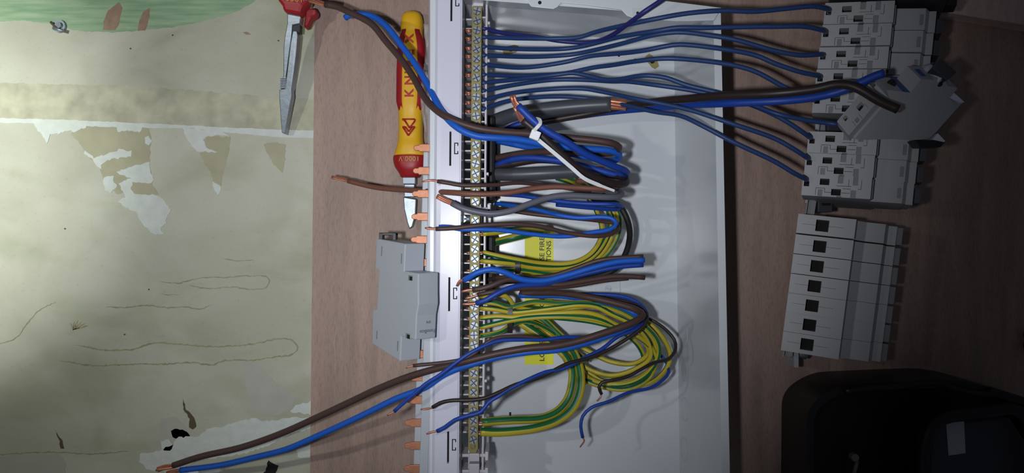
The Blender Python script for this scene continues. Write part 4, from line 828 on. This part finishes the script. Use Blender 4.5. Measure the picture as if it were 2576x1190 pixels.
def onface(p, q, a0, a1, w0, w1, k, h0=.0003):
    Aq = PT(*p); d = PT(*q) - Aq; nn = d.cross(ex).normalized(); nn = nn if nn.z > 0 else -nn
    mb.box(a0, a1, w0, w1, -.0002, h0, k, f=lambda u, v, w_: Aq + d * u + ex * v + nn * w_)
onface((2230, 226), (2290, 233), .68, .98, .0, 1.0, 'modblue'); onface((2317, 200), (2352, 201), .25, .6, .25, .75, 'modblue'); mb.build('blue_marking', tb)
mb = MB(); Aq = PT(2258, 229) + ex * .5; mb.disc((0, 0, 0), .0032, .0006, 'dark', 18, f=lambda x, y, z: Aq + Vector((x, y, z + .0008)) ); mb.build('screw_recess', tb)
mb = MB()
lv = [(2352, 180), (2372, 150), (2405, 181), (2392, 199), (2379, 203), (2350, 178)]
mb.prism([(2346, 172), (2368, 148), (2408, 181), (2382, 202)], 0, .012, 'lever', f=lambda u, v, w_: P(u, v, .148) + Vector((.001, -.002, -.014)) * (w_ / .012)); mb.build('lever', tb, bevel=.0008)
mb = MB(); mb.tube([P(2334, 178, .136), P(2368, 204, .143)], .0038, 'white', 14); mb.tube([P(2330, 172, .134), P(2340, 180, .136)], .0045, 'grey', 14); mb.disc((*PT(2363, 211).xy, zf(2363, 211)), .0022, .0005, 'dark', 14); mb.build('lever_pivot', tb)
mb = MB(); mb.prism([(2291, 354), (2340, 354), (2368, 360), (2358, 372), (2305, 372), (2297, 362)], -.012, -.001, 'black', f=lambda u, v, w_: P(u, v, .136 + w_, .130)); mb.build('rail_clip', tb, bevel=.0005)
mb = MB(); mb.prism([(2338, 355), (2354, 337), (2372, 356), (2366, 361)], -.012, -.003, 'white', f=lambda u, v, w_: P(u, v, .136 + w_, .130)); mb.prism([(2386, 247), (2398, 234), (2424, 257), (2418, 260)], -.012, -.003, 'white', f=lambda u, v, w_: P(u, v, .134 + w_, .130)); mb.build('spring_clip', tb)

# ---------------------------------------------------------------- black tool case, bottom right
tc_ = thing('tool_case', P(2300, 1120, 0), 'black open tool case with rounded rim in the dark lower right corner', 'tool case')
def rr(pts, n=6, rad=30):
    out = []
    m = len(pts)
    for i in range(m):
        p = Vector(pts[i]); a = (Vector(pts[i - 1]) - p); b = (Vector(pts[(i + 1) % m]) - p); ra = min(rad, a.length * .45, b.length * .45); s = p + a.normalized() * ra; e = p + b.normalized() * ra
        for j in range(n + 1): t = j / n; out.append(tuple((1 - t) ** 2 * s + 2 * t * (1 - t) * p + t * t * e))
    return out
oc = rr([(2028, 1330), (2030, 1020), (2110, 968), (2420, 955), (2680, 1030), (2680, 1330)], rad=60)
ic = [(2280 + (x - 2280) * .93, 1130 + (y - 1130) * .9) for x, y in oc]
mb = MB(); m = len(oc); zt_ = .06
lo2 = [P(x, y, 0, zt_) for x, y in oc]; hi2 = [P(x, y, zt_) for x, y in oc]; hin = [P(x, y, zt_) for x, y in ic]; fin = [P(x, y, .006, zt_) for x, y in ic]
mb.add(lo2 + hi2 + hin + fin, [(i, (i + 1) % m, m + (i + 1) % m, m + i) for i in range(m)] + [(m + i, m + (i + 1) % m, 2 * m + (i + 1) % m, 2 * m + i) for i in range(m)] + [(2 * m + i, 2 * m + (i + 1) % m, 3 * m + (i + 1) % m, 3 * m + i) for i in range(m)] + [list(range(3 * m, 4 * m)), list(range(m))[::-1]], 'black')
mb.build('shell', tc_)
mb = MB(); mb.tube(spline([P(x, y, zt_ + .003) for x, y in ((2125, 985), (2160, 978), (2260, 972), (2360, 962), (2400, 978), (2470, 992), (2492, 990), (2498, 975))], .004), .003, 'black', 10); mb.build('rim_bead', tc_)
mb = MB(); mb.tube(spline([P(x, y, .075) for x, y in ((2318, 1330), (2322, 1190), (2330, 1110), (2352, 1064), (2400, 1045), (2480, 1038), (2545, 1030), (2580, 1050), (2600, 1120), (2610, 1330))], .004), .0055, 'black', 12); mb.build('handle_frame', tc_)
mb = MB(); mb.prism([(2335, 1330), (2340, 1110), (2370, 1065), (2540, 1050), (2580, 1110), (2590, 1330)], .040, .062, 'lever', f=lambda u, v, w_: P(u, v, w_, .062)); mb.build('inner_tray', tc_, bevel=.002)
mb = MB(); mb.prism([(2380, 1064), (2425, 1060), (2429, 1140), (2386, 1146)], .0622, .0626, 'slabel', f=lambda u, v, w_: P(u, v, w_, .0625)); tag(mb.build('paper_label', tc_), 'pale rectangular label')
mb = MB(); mb.disc((*P(2157, 1155, .03).xy, .02), .0035, .006, 'slot', 14); mb.tube([P(2157, 1158, .022), P(2148, 1195, .022)], .0018, 'slot', 10)
tag(mb.build('wall_plug'), 'small grey plug with a hole lying inside the black tool case', 'plug')
mb = MB(); c = P(2574, 858, 0); mb.tube([Vector((c.x, c.y - .004, .006)), Vector((c.x + .012, c.y - .004, .006))], .0058, 'black', 14); mb.tube([Vector((c.x, c.y + .006, .004)), Vector((c.x + .012, c.y + .007, .004))], .0035, 'black', 12)
tag(mb.build('cable_gland'), 'small black cable fitting cut off by the right edge of the photo', 'cable gland')
